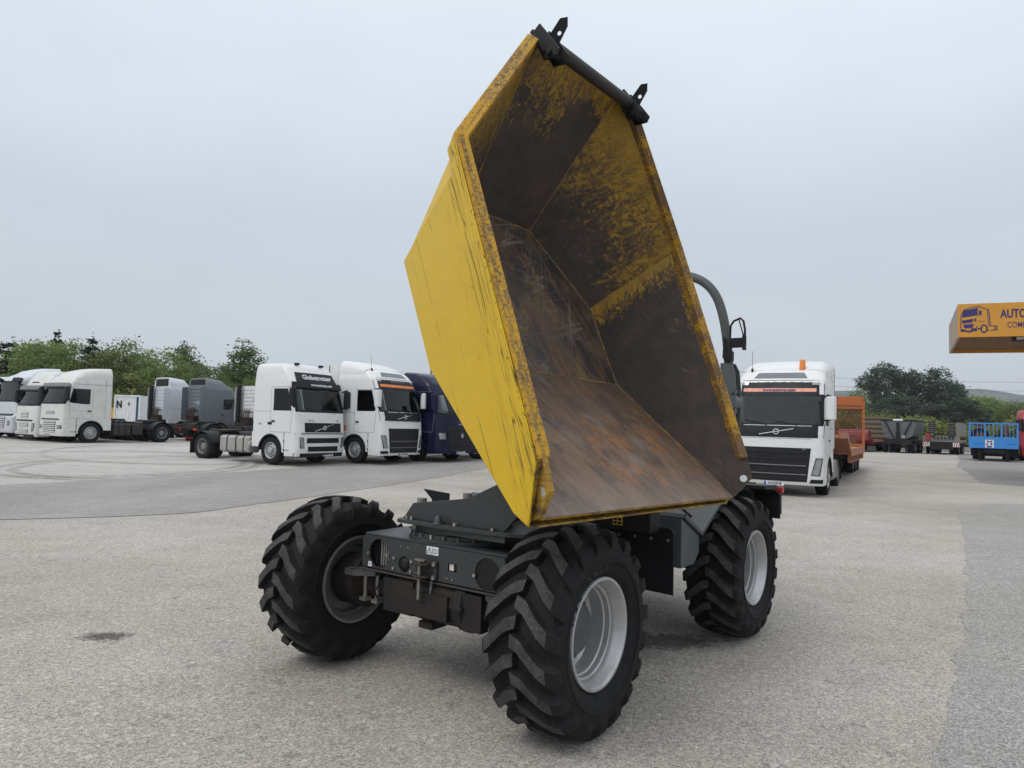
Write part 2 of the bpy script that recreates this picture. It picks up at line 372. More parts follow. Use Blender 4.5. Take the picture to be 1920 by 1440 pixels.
fr.b2(-1.45,-1.05,-.28,.28,.62,.96)
fr.build('front_frame',G_PAINT,DUMP,bevel=.006)
MB().b2(-.1,.05,-.6,.6,.752,.955).build('lamp_recess',BLK,DUMP)
rl=MB()
rl.b2(FX-.05,FX+.006,-.648,.648,.722,.7335); rl.build('bottom_flange',paint('rusty_edge',(.06,.055,.05),.6,.8,dirtc=(.13,.07,.04)),DUMP,bevel=.003)
bars=MB()
for i in range(8): y=-.56+i*.0235; bars.b2(.085,.095,y-.004,y+.004,.762,.94,mi=1 if 2<i<7 else 0)
bars.build('lamp_grille',[BLK,plain('bar_grey',(.24,.23,.2),.5)],DUMP)
MB().add([],[]).cyl((.11,.504,.845),(.124,.504,.845),.100,32).build('lamp_cover',BLK,DUMP,smooth=40)
dm=MB().lathe([(0,.05),(.02,.048),(.035,.036),(.042,.018),(.044,.0)],24,'x',(.1,-.228,.81)); dm.build('horn_cap',BLK,DUMP,smooth=50)
MB().b2(.10,.12,.178,.214,.826,.868).build('socket_label',plain('label_paper',(.6,.55,.48),.6),DUMP)
MB().b2(.09,.118,.214,.245,.828,.862).build('socket',BLK,DUMP,bevel=.004)
def bolt(parent,x,y,z,r=.012,h=.012,ax='x'):
    m=MB(); d={'x':(h,0,0),'z':(0,0,h)}[ax]; m.cyl((x,y,z),(x+d[0],y+d[1],z+d[2]),r,6); return m.build('bolt',STEEL,parent)
for y,z in((-.321,.842),(-.153,.84),(-.326,.771),(-.158,.771)): bolt(DUMP,FX,y,z,.011)
for y,z in((-.26,.93),(-.19,.928),(.17,.775),(.215,.772)): bolt(DUMP,FX,y,z,.006,.006)
for y,z in((-.575,.845),(-.385,.85),(.405,.83),(.60,.83),(.612,.80)): bolt(DUMP,FX+.002,y,z,.013,.016)
# warning sticker
WHT=plain('sticker_white',(.75,.76,.78),.5); INK=plain('ink_black',(.015,.015,.015),.6)
st=MB().b2(FX+.0015,FX+.0035,-.019,.087,.908,.962).build('warning_sticker',WHT,DUMP)
ik=MB()
def seg(m,pts,wd,x0,x1,close=True):
    n=len(pts)
    for i in range(n if close else n-1):
        a=Vector(pts[i]);b=Vector(pts[(i+1)%n]); d=(b-a).normalized(); p=Vector((-d.y,d.x))*wd/2; m.prism([a-p,b-p,b+p,a+p],'x',x0,x1)
seg(ik,[(-.012,.918),(.028,.918),(.008,.954)],.003,FX+.004,FX+.005); ik.b2(FX+.004,FX+.005,.006,.010,.928,.942)
seg(ik,[(.042,.922),(.078,.922),(.078,.946),(.042,.946)],.003,FX+.0041,FX+.0051); ik.b2(FX+.004,FX+.005,.0585,.0615,.923,.945); ik.b2(FX+.004,FX+.005,.033,.0345,.91,.96)
ik.build('pictogram',INK,st)
s9=MB().b2(FX+.0015,FX+.0035,-.582,-.548,.752,.785).build('number_sticker',WHT,DUMP)
text('digit','9',.034,INK,s9,frame_m((0,1,0),(0,0,1),(1,0,0),(FX+.0045,-.565,.767)),.0005)
# hitch
hb=MB().b2(FX+.001,FX+.018,-.105,.09,.752,.872); 
hb.prism([(FX+.018,-.095),(FX+.018,.06),(FX+.07,.05),(FX+.10,.01),(FX+.10,-.04),(FX+.06,-.09)],'z',.845,.862); hb.prism([(FX+.018,-.095),(FX+.018,.06),(FX+.07,.05),(FX+.10,.01),(FX+.10,-.04),(FX+.06,-.09)],'z',.762,.778)
HIT=hb.build('tow_hitch',plain('hitch_brown_black',(.045,.038,.034),.6),DUMP,bevel=.004)
for y,z in((-.085,.858),(.07,.855),(.068,.768),(-.085,.766)): bolt(HIT,FX+.018,y,z,.016,.014)
MB().cyl((FX+.065,-.02,.62),(FX+.065,-.02,.88),.0125,12).b2(FX+.05,FX+.08,-.045,.03,.872,.884).build('hitch_pin',PINM,DUMP,smooth=40)
ch=MB()
for i in range(9): ch.lathe([(-.002,.006),(.002,.006),(.002,.010),(-.002,.010)],8,'x' if i%2 else 'y',(FX+.02,.052-.002*i,.745-.017*i))
ch.build('pin_chain',STEEL,DUMP)
# tie-down eyes, rods, hoses under the panel
for s in(-1,1):
    pts=[(-.10,s*.50),(FX+.01,s*.50),(FX+.10,s*.62),(FX+.10,s*.72),(FX+.05,s*.77),(-.02,s*.77),(-.10,s*.70)]
    holed(pts,[circ(FX+.03,s*.69,.035,16)],'z',.69,.72,'tie_down_eye',plain('eye_steel',(.07,.07,.068),.55,.3),DUMP)
for y in(-.66,-.535,.535): MB().cyl((.08,y,.50),(.08,y,.69),.016,10).b2(.05,.11,y-.03,y+.03,.49,.515).build('jack_rod',PINM,DUMP,smooth=40)
MB().tube([(.10,-.40,.72),(.11,-.46,.66),(.12,-.52,.58),(.11,-.50,.53),(.10,-.44,.55),(.08,-.36,.64),(.07,-.30,.72)],.008,8).build('hose',BLK,DUMP,smooth=60)
# axles
ax_m=paint('greasy_axle',(.02,.018,.017),.65,.8,dirtc=(.05,.033,.024),sc=5.)
for a0 in(0,-2.657):
    ab=MB()
    ab.lathe([(-.99,.0),(-.99,.15),(-.93,.19),(-.72,.19),(-.70,.10),(-.52,.095),(-.44,.11),(-.42,.155),(-.24,.165),(-.06,.172),(-.05,.185),(.0,.185),(.02,.172),(.22,.165),(.24,.178),(.30,.178),(.32,.15),(.42,.12),(.50,.095),(.70,.10),(.72,.19),(.93,.19),(.99,.15),(.99,0)],12,'y',(a0-.02,0,.60))
    ab.b2(a0+.02,a0+.16,-.18,.20,.50,.66); ab.b2(a0-.05,a0+.1,-.10,.02,.405,.45)
    for y in(.24,.28): 
        for k in range(10): an=k*math.pi/5; ab.cyl((a0-.02+.168*math.cos(an),y,.6+.168*math.sin(an)),(a0-.02+.168*math.cos(an),y+.04,.6+.168*math.sin(an)),.013,6)
    ab.b2(a0-.1,a0+.06,-.40,-.34,.68,.74); ab.b2(a0-.1,a0+.06,.34,.40,.68,.74)
    ab.b2(a0+.0,a0+.145,-.40,-.12,.48,.70); ab.b2(a0-.02,a0+.13,.30,.46,.47,.70)
    ab.build('axle',ax_m,DUMP,smooth=22)
# ---- slew ring and console
AC=-.35
MB().lathe([(.983,.47),(1.005,.47),(1.008,.455),(1.03,.455),(1.034,.43),(1.085,.43),(1.085,.0)],56,'z',(AC,0,0)).build('slew_ring',G_PAINT,DUMP,smooth=30)
rb_=MB()
for k in range(28):
    an=k*2*math.pi/28; x=AC+.463*math.cos(an); y=.463*math.sin(an); b_=MB().cyl((x,y,1.004),(x,y,1.034),.012,6); b_.build('bolt',STEEL if k%5==0 else HUBM,DUMP)
con=MB()
con.prism([(.12,-.32),(.14,.12),(.10,.62),(.0,.80),(-.70,.80),(-.80,.62),(-.84,.12),(-.82,-.32),(-.6,-.42),(-.10,-.42)],'z',1.086,1.112)
con.prism([(.10,.10),(.09,.60),(-.79,.60),(-.80,.10)],'z',1.045,1.085)
wing=[(-.31,1.113),(-.22,1.225),(.27,1.295),(.59,1.44),(.86,1.60),(1.02,1.60),(1.06,1.48),(.82,1.30),(.66,1.20),(.58,1.113)]
for x in(.06,-.78): con.prism(wing,'x',x-.01,x+.01)
con.prism([(-.31,1.113),(-.27,1.2),(.0,1.22),(.3,1.25),(.3,1.113)],'x',-.19,-.175); con.prism([(-.31,1.113),(-.27,1.2),(.0,1.22),(.3,1.25),(.3,1.113)],'x',-.525,-.51)
con.b2(-.77,.05,.28,.30,1.113,1.28)
con.build('swivel_console',G_PAINT,DUMP,bevel=.003)
for x,y in((-.08,-.28),(-.62,-.31)): MB().cyl((x,y,1.113),(x,y,1.245),.036,18).build('pin_boss',plain('boss_grey',(.33,.32,.29),.5,.3),DUMP,smooth=40)
MB().prism([(-.56,1.27),(-.30,1.255),(-.30,1.12),(-.46,1.12),(-.47,1.20)],'x',-.40,-.385).build('cable_bracket',BLK,DUMP)
for x,y,r,h in((.095,-.25,.011,.02),(.1,-.2,.014,.024),(.105,.2,.018,.02),(.09,.5,.012,.018)): bolt(DUMP,x,y,1.113,r,h,'z')
MB().lathe([(1.113,.035),(1.12,.034),(1.122,.026),(1.15,.024),(1.165,.015),(1.168,0)],16,'z',(.115,.06,0)).build('rubber_stop',HUBM,DUMP,smooth=40)
# tilt rams
for x in(-.16,-.54):
    m_=MB().cyl((x,.42,1.14),(x,.46,1.66),.055,16); m_.build('tilt_ram',BLK,DUMP,smooth=40)
    MB().cyl((x,.46,1.66),(x,.49,2.0),.032,14).build('ram_rod',plain('chrome_rod',(.6,.6,.6),.15,.9),DUMP,smooth=40)
# ---- rear half
rr=MB(); rr.b2(-3.5,-1.1,-.42,.42,.55,.98); rr.b2(-3.75,-3.45,-.75,.75,.50,1.15); rr.b2(-1.46,-1.28,-.10,.10,.45,1.0)
rr.build('rear_frame',BLK,DUMP,bevel=.01)
hd=MB(); hd.prism([(-3.7,1.0),(-3.7,1.62),(-3.45,1.72),(-2.62,1.66),(-2.55,1.0)],'y',-.62,.62); hd.build('engine_hood',G_PAINT,DUMP,bevel=.04)
MB().b2(-2.55,-1.5,-.62,.62,.985,1.02).build('cab_floor',BLK,DUMP)
sb_=MB(); sb_.box((-2.35,0,1.48),(.48,.5,.14)); sb_.box((-2.60,0,1.82),(.13,.48,.6),Matrix.Rotation(R_(-10),3,'Y')); sb_.b2(-2.53,-2.2,-.18,.18,1.02,1.42)
sb_.build('operator_seat',RUBP,DUMP,bevel=.03)
cs=MB(); cs.prism([(-1.62,1.02),(-1.55,1.5),(-1.7,1.62),(-1.86,1.5),(-1.8,1.02)],'y',-.24,.24); CS=cs.build('steering_console',G_PAINT,DUMP,bevel=.02)
sw=MB(); n=24; rg=[(-1.86+.18*math.sin(.5)*math.cos(k*2*math.pi/n),.19*math.sin(k*2*math.pi/n),1.72+.18*math.cos(.5)*math.cos(k*2*math.pi/n)*.6) for k in range(n+1)]
sw.tube(rg,.014,8); sw.cyl((-1.74,0,1.55),(-1.86,0,1.72),.02); sw.tube([rg[6],(-1.86,0,1.72),rg[18]],.01,6); sw.build('steering_wheel',BLK,CS,smooth=60)
# front flaps of the rear half
for s in(1,-1):
    fp=MB(); fp.prism([(s*.50,1.075),(s*1.08,1.05),(s*1.105,1.02),(s*1.105,.92),(s*.50,.92)],'x',-1.31,-1.30); FP=fp.build('flap_panel',BLK,DUMP)
    MB().prism([(s*.74,.935),(s*1.10,.935),(s*1.10,.565),(s*.76,.575)],'x',-1.324,-1.312).build('mud_flap',RUBP,DUMP)
    for k in range(4): bolt(FP,-1.30,s*(.66+k*.135),.965+.0*k,.012,.01)
    fe=MB()
    # fender: front box, sloped plate, top, outer lip
    A0=[(-1.62,.74),(-1.62,1.02),(-1.90,.955),(-2.34,1.27),(-2.95,1.30),(-3.18,1.20),(-3.2,1.02),(-3.16,1.02),(-3.14,1.175),(-2.94,1.268),(-2.36,1.235),(-1.98,.93),(-1.94,.74)]
    fe.prism([(-1.55,.72),(-1.55,1.10),(-1.90,.93),(-1.90,.80),(-1.80,.72)],'y',s*.60,s*1.06)
    fe.prism([(-1.58,1.10),(-1.60,1.135),(-1.92,.965),(-2.46,1.245),(-2.98,1.275),(-3.2,1.2),(-3.2,1.02),(-3.17,1.02),(-3.17,1.18),(-2.97,1.245),(-2.47,1.215),(-1.93,.93)],'y',s*.60,s*1.08)
    fe.build('fender',G_LIGHT,DUMP,bevel=.006)
    MB().prism([(-2.75,1.275),(-3.0,1.262),(-3.2,1.19),(-3.21,1.02),(-3.24,1.02),(-3.235,1.21),(-3.0,1.30),(-2.75,1.305)],'y',s*.80,s*1.32).build('rear_fender',BLK,DUMP)
    tl=MB().b2(-3.235,-3.203,s*1.16,s*1.27,1.215,1.285).build('tail_lamp_bracket',BLK,DUMP)
    tr=Mat('red_lens',.15); tr.color((.35,.01,.015)); MB().b2(-3.205,-3.14,s*1.302,s*1.352,1.22,1.275).build('tail_lamp',tr.m,DUMP,bevel=.008)
    MB().b2(-3.20,-3.18,s*.95,s*1.32,.98,1.2).build('rear_flap',RUBP,DUMP)
ye=MB().b2(-1.12,-1.115,.70,.78,1.06,1.15).build('caution_label',plain('label_yellow',(.65,.42,.05),.5),DUMP)
yk=MB()
for i in range(2):
    for j in range(3): yk.b2(-1.114,-1.112,.707+i*.037,.735+i*.037,1.068+j*.027,1.086+j*.027)
yk.build('label_print',INK,ye)
MB().b2(-1.30,-1.125,.42,1.0,1.02,1.20).build('valve_box',BLK,DUMP,bevel=.01)
MB().tube([(-1.25,.9,1.2),(-1.5,1.0,1.24),(-1.75,1.05,1.10),(-1.72,.98,1.05)],.012,8).build('hose',BLK,DUMP,smooth=60)
MB().b2(-1.9,-1.75,.55,.75,.52,.74).cyl((-1.85,.72,.5),(-1.85,.72,.56),.03,8).build('articulation_joint',ax_m,DUMP,bevel=.01)
# roll bar
RB=G_LIGHT
hoop=[(-3.2,.86,1.95),(-3.2,.835,2.2),(-3.2,.80,2.62),(-3.2,.765,2.86),(-3.2,.70,3.08),(-3.2,.60,3.23),(-3.2,.46,3.325),(-3.2,.30,3.355)]
hoop=hoop+[(x,-y,z) for x,y,z in hoop[::-1]]
def crom(P,k=5):
    o=[]
    for i in range(len(P)-1):
        p0,p1,p2,p3=(Vector(P[max(0,min(len(P)-1,j))]) for j in(i-1,i,i+1,i+2))
        for q in range(k): t=q/k; o.append(.5*((2*p1)+(p2-p0)*t+(2*p0-5*p1+4*p2-p3)*t*t+(3*p1-p0-3*p2+p3)*t**3))
    return o+[Vector(P[-1])]
RBO=MB().tube(crom(hoop),.045,16).build('roll_bar',paint('roll_bar_green_grey',(.065,.075,.07),.45,.2),DUMP,smooth=60)
for s in(1,-1):
    br=MB(); br.prism([(s*.74,1.15),(s*.90,1.15),(s*.915,2.20),(s*.90,2.36),(s*.86,2.44),(s*.76,2.44),(s*.76,2.0)],'x',-3.275,-3.26); br.prism([(s*.74,1.15),(s*.90,1.15),(s*.915,2.20),(s*.90,2.36),(s*.86,2.44),(s*.76,2.44),(s*.76,2.0)],'x',-3.14,-3.125)
    br.cyl((-3.29,s*.84,2.06),(-3.11,s*.84,2.06),.085,18); br.cyl((-3.30,s*.88,2.16),(-3.10,s*.88,2.16),.02,8); br.build('roll_bar_hinge',G_LIGHT,DUMP,smooth=30)
    MB().prism([(s*.815,2.42),(s*.84,2.44),(s*.815,2.68),(s*.785,2.70),(s*.775,2.5)],'x',-3.15,-3.135).build('latch_lever',BLK,DUMP)
mb=MB()
mb.tube([(-3.12,.86,2.55),(-3.12,.855,2.66),(-3.12,.86,2.80),(-3.12,.89,2.845),(-3.12,.955,2.87),(-3.12,.985,2.84),(-3.12,1.0,2.76),(-3.12,1.0,2.62)],.011,8)
mb.tube([(-3.12,.94,2.86),(-3.12,.985,2.70)],.006,6)
mb.b2(-3.13,-3.115,.87,1.0,2.585,2.68); mb.b2(-3.15,-3.10,.98,1.005,2.56,2.70); mb.b2(-3.15,-3.10,.83,.885,2.46,2.55)
mb.build('mirror_bracket',BLK,DUMP,smooth=40)
# ---- skip (s across, y away from the lip, z up; tipped pose measured in the photograph)
SKM=Matrix(((-.99891,-.04309,-.01812,-.35),(.04308,-.99907,.00078,0),(-.01814,0,.99984,1.2),(0,0,0,1)))
V=Vector
L_=V((1.149,-1.45,.132));F_=V((1.228,-1.521,.418));M_=V((1.274,-.939,2.072));T_=V((.627,-.878,2.929))
FB=V((.93,-.584,.937));SB=V((.927,-.317,1.556));RBm=V((.37,-.10,2.093));TT=V((.468,-.787,3.013))
NS=V((.9122,.3778,-.1583));NC=V((.608,.68,.411)).normalized()
def mir(p): return V((-p.x,p.y,p.z))
def sd(p,s): return p if s>0 else mir(p)
def dotn(m,p,ax,off=0.):
    n=m.node('ShaderNodeVectorMath',operation='DOT_PRODUCT'); m.put(n.inputs[0],p); m.put(n.inputs[1],tuple(ax)); return m.op('SUBTRACT',n.outputs['Value'],off)
def rustcol(m,p,c0=(.06,.048,.042),c1=(.13,.088,.062)):
    a=m.noise(p,5,6,.7); b=m.noise(p,45,4,.7); c=m.mix(m.mr(a,.35,.68),c0,c1); return m.mix(m.mr(b,.62,.8,0,.45),c,(.22,.15,.10))
def worn(name,wear_fn,c0=(.06,.048,.042),c1=(.13,.088,.062),yc=(.43,.25,.02),lab=None):
    m=Mat(name,.6,spec=.35); p=m.tc(); wear,al,pe=wear_fn(m,p)
    sc=m.vec(m.op('MULTIPLY',al,7.),m.op('MULTIPLY',pe,16.),0.)
    n1=m.noise(sc,1.3,6,.72); n2=m.noise(p,34,5,.75); n3=m.noise(p,2.6,5,.6)
    w=m.op('ADD',wear,m.op('ADD',m.mr(n1,.28,.72,-.45,.45),m.op('ADD',m.mr(n2,.28,.72,-.42,.42),m.mr(n3,.3,.7,-.25,.25))))
    f=m.mr(w,.33,.68); sc2=m.vec(m.op('MULTIPLY',al,2.6),m.op('MULTIPLY',pe,6.),m.op('MULTIPLY',al,.7))
    ln=m.op('MULTIPLY',m.lines(sc2,2.2,.07,3,1.2),m.mr(wear,-.25,.3)); ln2=m.op('MULTIPLY',m.lines(m.scale(p,(1,1.7,.9)),5.5,.045,3,1.6),m.mr(wear,-.1,.4))
    f=m.op('MAXIMUM',f,m.op('MAXIMUM',ln,ln2))
    yv=m.noise(p,7,4,.6); y=m.mix(m.mr(yv,.3,.75),yc,(yc[0]*.62,yc[1]*.58,yc[2]*.8))
    def sl(a_,b_,k_,wd): return m.lines(m.vec(m.op('MULTIPLY',m.op('ADD',m.op('MULTIPLY',al,a_),m.op('MULTIPLY',pe,b_)),.5),m.op('MULTIPLY',m.op('SUBTRACT',m.op('MULTIPLY',pe,a_),m.op('MULTIPLY',al,b_)),6.),k_),1.5,wd,1,.2)
    ls=m.op('MULTIPLY',sl(.8,.6,2.,.014),m.mr(m.noise(p,2.3,4,.65),.52,.66,0,.4))
    m.color(m.mix(ls,m.mix(f,y,rustcol(m,p,c0,c1)),(.21,.165,.135))); m.rough(m.mr(f,0,1,.42,.62)); m.bump(m.op('SUBTRACT',m.op('MULTIPLY',n2,.4),f),.35,.003)
    return m.m
# outer skin: clean yellow, long scratches beside the rim
def edge_frame(a,b,n):
    d=(b-a).normalized(); e=n.cross(d).normalized(); return d,e
dS,eS=edge_frame(F_,M_,NS)           # along rim, into the plate
if (SB-F_).dot(eS)<0: eS=-eS
def skin_mat(s):
    m=Mat('yellow_skip_paint',.42,spec=.32); p=m.tc()
    al=dotn(m,p,sd(dS,s),sd(F_,s).dot(sd(dS,s))); pe=dotn(m,p,sd(eS,s),sd(F_,s).dot(sd(eS,s)))
    v=m.vec(m.op('MULTIPLY',al,.75),m.op('MULTIPLY',pe,9.),0.); v2=m.vec(m.op('MULTIPLY',al,.5),m.op('MULTIPLY',pe,15.),3.)
    near=m.mr(pe,.10,.34,1,0); big=m.noise(p,3.,4,.6)
    l1=m.op('MULTIPLY',m.lines(v,1.6,.013,2,.5),near); l2=m.op('MULTIPLY',m.lines(v2,1.4,.020,2,.6),m.op('MULTIPLY',m.mr(pe,.08,.26,1,0),m.mr(big,.35,.55)))
    v3=m.vec(m.op('MULTIPLY',al,.16),m.op('MULTIPLY',pe,3.6),7.); l3=m.op('MULTIPLY',m.lines(v3,1.5,.011,0,.0),m.op('MULTIPLY',m.mr(big,.48,.56),.8))
    sp_=m.noise(p,16,5,.7); spots=m.mr(sp_,.70,.74)
    fr_=m.mr(m.op('ADD',m.mr(pe,-.1,.09,.55,0),m.mr(m.noise(p,40,5,.7),.3,.7,-.4,.4)),.42,.55)
    f=m.op('MAXIMUM',m.op('MAXIMUM',l1,l2),m.op('MAXIMUM',m.op('MAXIMUM',l3,m.op('MULTIPLY',spots,.35)),fr_))
    sm=m.noise(m.scale(p,(3,3,9)),1.1,5,.65); y=m.mix(m.mr(sm,.45,.8,0,.35),YEL,(.56,.35,.03))
    m.color(m.mix(f,y,(.05,.036,.026))); m.rough(m.mr(f,0,1,.34,.7)); m.bump(m.op('SUBTRACT',m.op('MULTIPLY',m.noise(p,2.2,3,.5),6.),f),.35,.006); return m.m
SK={s:skin_mat(s) for s in(-1,1)}
def rim_mat(bias):
    m=Mat('worn_skip_rim',.55,spec=.3); p=m.tc(); n=m.noise(p,75,5,.75); b=m.noise(p,9,5,.65); c=m.noise(p,2.2,3,.5)
    f=m.mr(m.op('ADD',m.mr(n,.3,.7,-.5,.5),m.op('ADD',m.mr(b,.3,.7,-.35,.35),m.mr(c,.3,.7,-.2,.2))),-.05-bias,.35-bias)
    m.color(m.mix(f,(.55,.30,.022),m.mix(m.mr(b,.35,.65),(.09,.06,.045),(.20,.115,.06)))); m.bump(n,.3,.003); return m.m
RIMS_={-1:rim_mat(0.),1:rim_mat(.28)}
EDGE=worn('worn_skip_edge',lambda m,p:(m.op('ADD',.22,m.mr(m.noise(p,6,4,.6),.3,.7,-.3,.3)),m.sep(p)[0],m.sep(p)[2]),(.06,.045,.036),(.14,.085,.05),(.50,.30,.03))
SKIP=MB()
P1=V((1.183,-1.393,.086));P2=V((1.139,-1.263,.14));P3=V((.913,-.40,.895));P4=V((.917,-.126,1.575));M2=V((1.281,-.881,1.873))
up_=[P1-NS*.01,P2-NS*.01,P3-NS*.01,P4-NS*.01]
for a,b in zip(up_[:-1],up_[1:]): SKIP.slab([mir(a),a,b,mir(b)],(b-a).cross(V((1,0,0))).normalized()*.012)
SKIP.slab([mir(up_[3]),up_[3],RBm+V((.03,.05,.03)),mir(RBm+V((.03,.05,.03)))],(0,.0,.012))
CLOSE=[]
for s in(-1,1): CLOSE.append((s,MB().slab([sd(M2-NS*.012,s),sd(P4-NS*.012,s),sd(SB+NC*.02,s),sd(M_+NC*.02-V((0,0,.02)),s)],sd(V((.0,.012,.0)),s))))
SKIPO=SKIP.build('skip',EDGE,DUMP); SKIPO.matrix_local=SKM
for s,q in CLOSE: q.build('corner_gusset',SK[s],SKIPO)
SKIPO['label']='worn yellow swivel skip, rusty inside'
def plate(name,poly,off,mats,parent=SKIPO):
    m=MB(); n=len(poly); a=[V(p) for p in poly]; b=[p+V(off) for p in a]
    m.add(a+b,[tuple(range(n))],0); base=0
    m.f.append(tuple(range(n,2*n))[::-1]); m.mi.append(1)
    for i in range(n): m.f.append((i,n+i,n+(i+1)%n,(i+1)%n)); m.mi.append(1)
    return m.build(name,mats,parent)
# floor plate
fu=(FB-L_); fu.x=0; fu.normalize()
def floor_mat():
    m=Mat('rusty_skip_floor',.5,.25,.45); p=m.tc(); v=dotn(m,p,fu,L_.dot(fu)); x,_,_=m.sep(p)
    sx=m.op('ADD',x,m.op('MULTIPLY',v,.25)); st=m.vec(m.op('MULTIPLY',sx,4.2),m.op('MULTIPLY',v,1.9),0.)
    a=m.noise(st,1.,7,.72,.5); b=m.noise(m.vec(m.op('MULTIPLY',sx,1.25),v,3.),2.6,7,.72,.3); c=m.noise(p,60,4,.7); d=m.noise(m.vec(m.op('MULTIPLY',sx,55.),m.op('MULTIPLY',v,3.2),0.),1.,4,.7); e=m.noise(m.vec(sx,v,9.),5.2,6,.7,.6); g=m.noise(m.vec(sx,v,21.),3.3,5,.6)
    col=m.mix(m.mr(a,.38,.64),(.10,.064,.046),(.255,.155,.095)); col=m.mix(m.mr(b,.50,.64,0,.85),col,(.36,.15,.045)); col=m.mix(m.mr(e,.54,.64,0,.8),col,(.06,.047,.045)); col=m.mix(m.mr(g,.55,.68,0,.6),col,(.26,.225,.20))
    col=m.mix(m.mr(v,.70,1.15,0,.65),col,(.085,.055,.04)); col=m.mix(m.mr(d,.54,.70,0,.4),col,(.40,.32,.26)); col=m.mix(m.mr(v,.34,.0,0,.4),col,(.30,.25,.21)); col=m.mix(m.mr(c,.55,.75,0,.35),col,(.05,.035,.03))
    m.color(col); m.rough(m.mr(a,.3,.7,.62,.42)); m.bump(m.op('ADD',d,c),.22,.003); return m.m
FM=floor_mat()
fn=fu.cross(V((1,0,0))).normalized()
if fn.y<0: fn=-fn
plate('floor_plate',[mir(L_),L_,FB,mir(FB)],fn*.022,[FM,EDGE])
def bot_mat():
    m=Mat('scratched_dark_steel',.48,.2,.45); p=m.tc(); x,y,z=m.sep(p)
    a=m.noise(p,2.4,6,.7); b=m.noise(m.vec(m.op('MULTIPLY',m.op('ADD',x,m.op('MULTIPLY',z,.45)),14.),m.op('MULTIPLY',z,1.6),0.),1.,5,.7); c=m.noise(p,55,4,.7)
    col=m.mix(m.mr(a,.44,.62),(.036,.031,.030),(.115,.070,.044)); col=m.mix(m.mr(b,.50,.64,0,.8),col,(.19,.095,.042))
    e=m.op('MULTIPLY',m.mr(m.noise(p,4.5,5,.65),.55,.63),m.mr(c,.42,.62)); col=m.mix(m.op('MULTIPLY',e,.8),col,(.20,.155,.045))
    def sl(a_,b_,k_,wd): return m.lines(m.vec(m.op('MULTIPLY',m.op('ADD',m.op('MULTIPLY',x,a_),m.op('MULTIPLY',z,b_)),.55),m.op('MULTIPLY',m.op('SUBTRACT',m.op('MULTIPLY',z,a_),m.op('MULTIPLY',x,b_)),7.),k_),1.5,wd,1,.15)
    l=m.op('MAXIMUM',sl(.95,.3,1.,.022),m.op('MAXIMUM',sl(.9,-.42,5.,.018),sl(.5,.86,9.,.02)))
    col=m.mix(m.op('MULTIPLY',l,m.mr(m.noise(p,1.7,3,.6),.42,.62,.0,.6)),col,(.30,.25,.21)); m.color(col); m.rough(m.mr(a,.3,.7,.4,.6)); m.bump(m.op('ADD',c,b),.2,.003); return m.m
bn=V((0,.918,-.397))
plate('bottom_plate',[mir(FB),FB,SB,RBm,mir(RBm),mir(SB)],bn*.02,[bot_mat(),EDGE])
# rear wall
ru=(TT-RBm); ru.x=0; ru.normalize()
def w_rear(m,p):
    v=dotn(m,p,ru,RBm.dot(ru)); x,_,_=m.sep(p)
    q=m.op('SQRT',m.op('ADD',m.op('POWER',m.op('DIVIDE',m.op('SUBTRACT',x,.27),.25),2.),m.op('POWER',m.op('DIVIDE',m.op('SUBTRACT',v,.80),.24),2.)))
    q=m.op('ADD',q,m.op('ADD',m.mr(m.noise(p,7,5,.65),.3,.7,-.45,.45),m.mr(m.noise(p,26,4,.7),.3,.7,-.18,.18)))
    return m.op('MAXIMUM',m.mr(v,.45,1.12,1.15,.10),m.mr(q,.85,1.0,1.8,-.8)),v,x
rn=ru.cross(V((1,0,0))).normalized()
if rn.y<0: rn=-rn
plate('rear_wall',[mir(RBm),RBm,TT,mir(TT)],rn*.02,[worn('rear_wall_wear',w_rear,(.045,.037,.034),(.085,.06,.047)),EDGE])
dC,eC=edge_frame(M_,T_,NC)
if (SB-M_).dot(eC)<0: eC=-eC
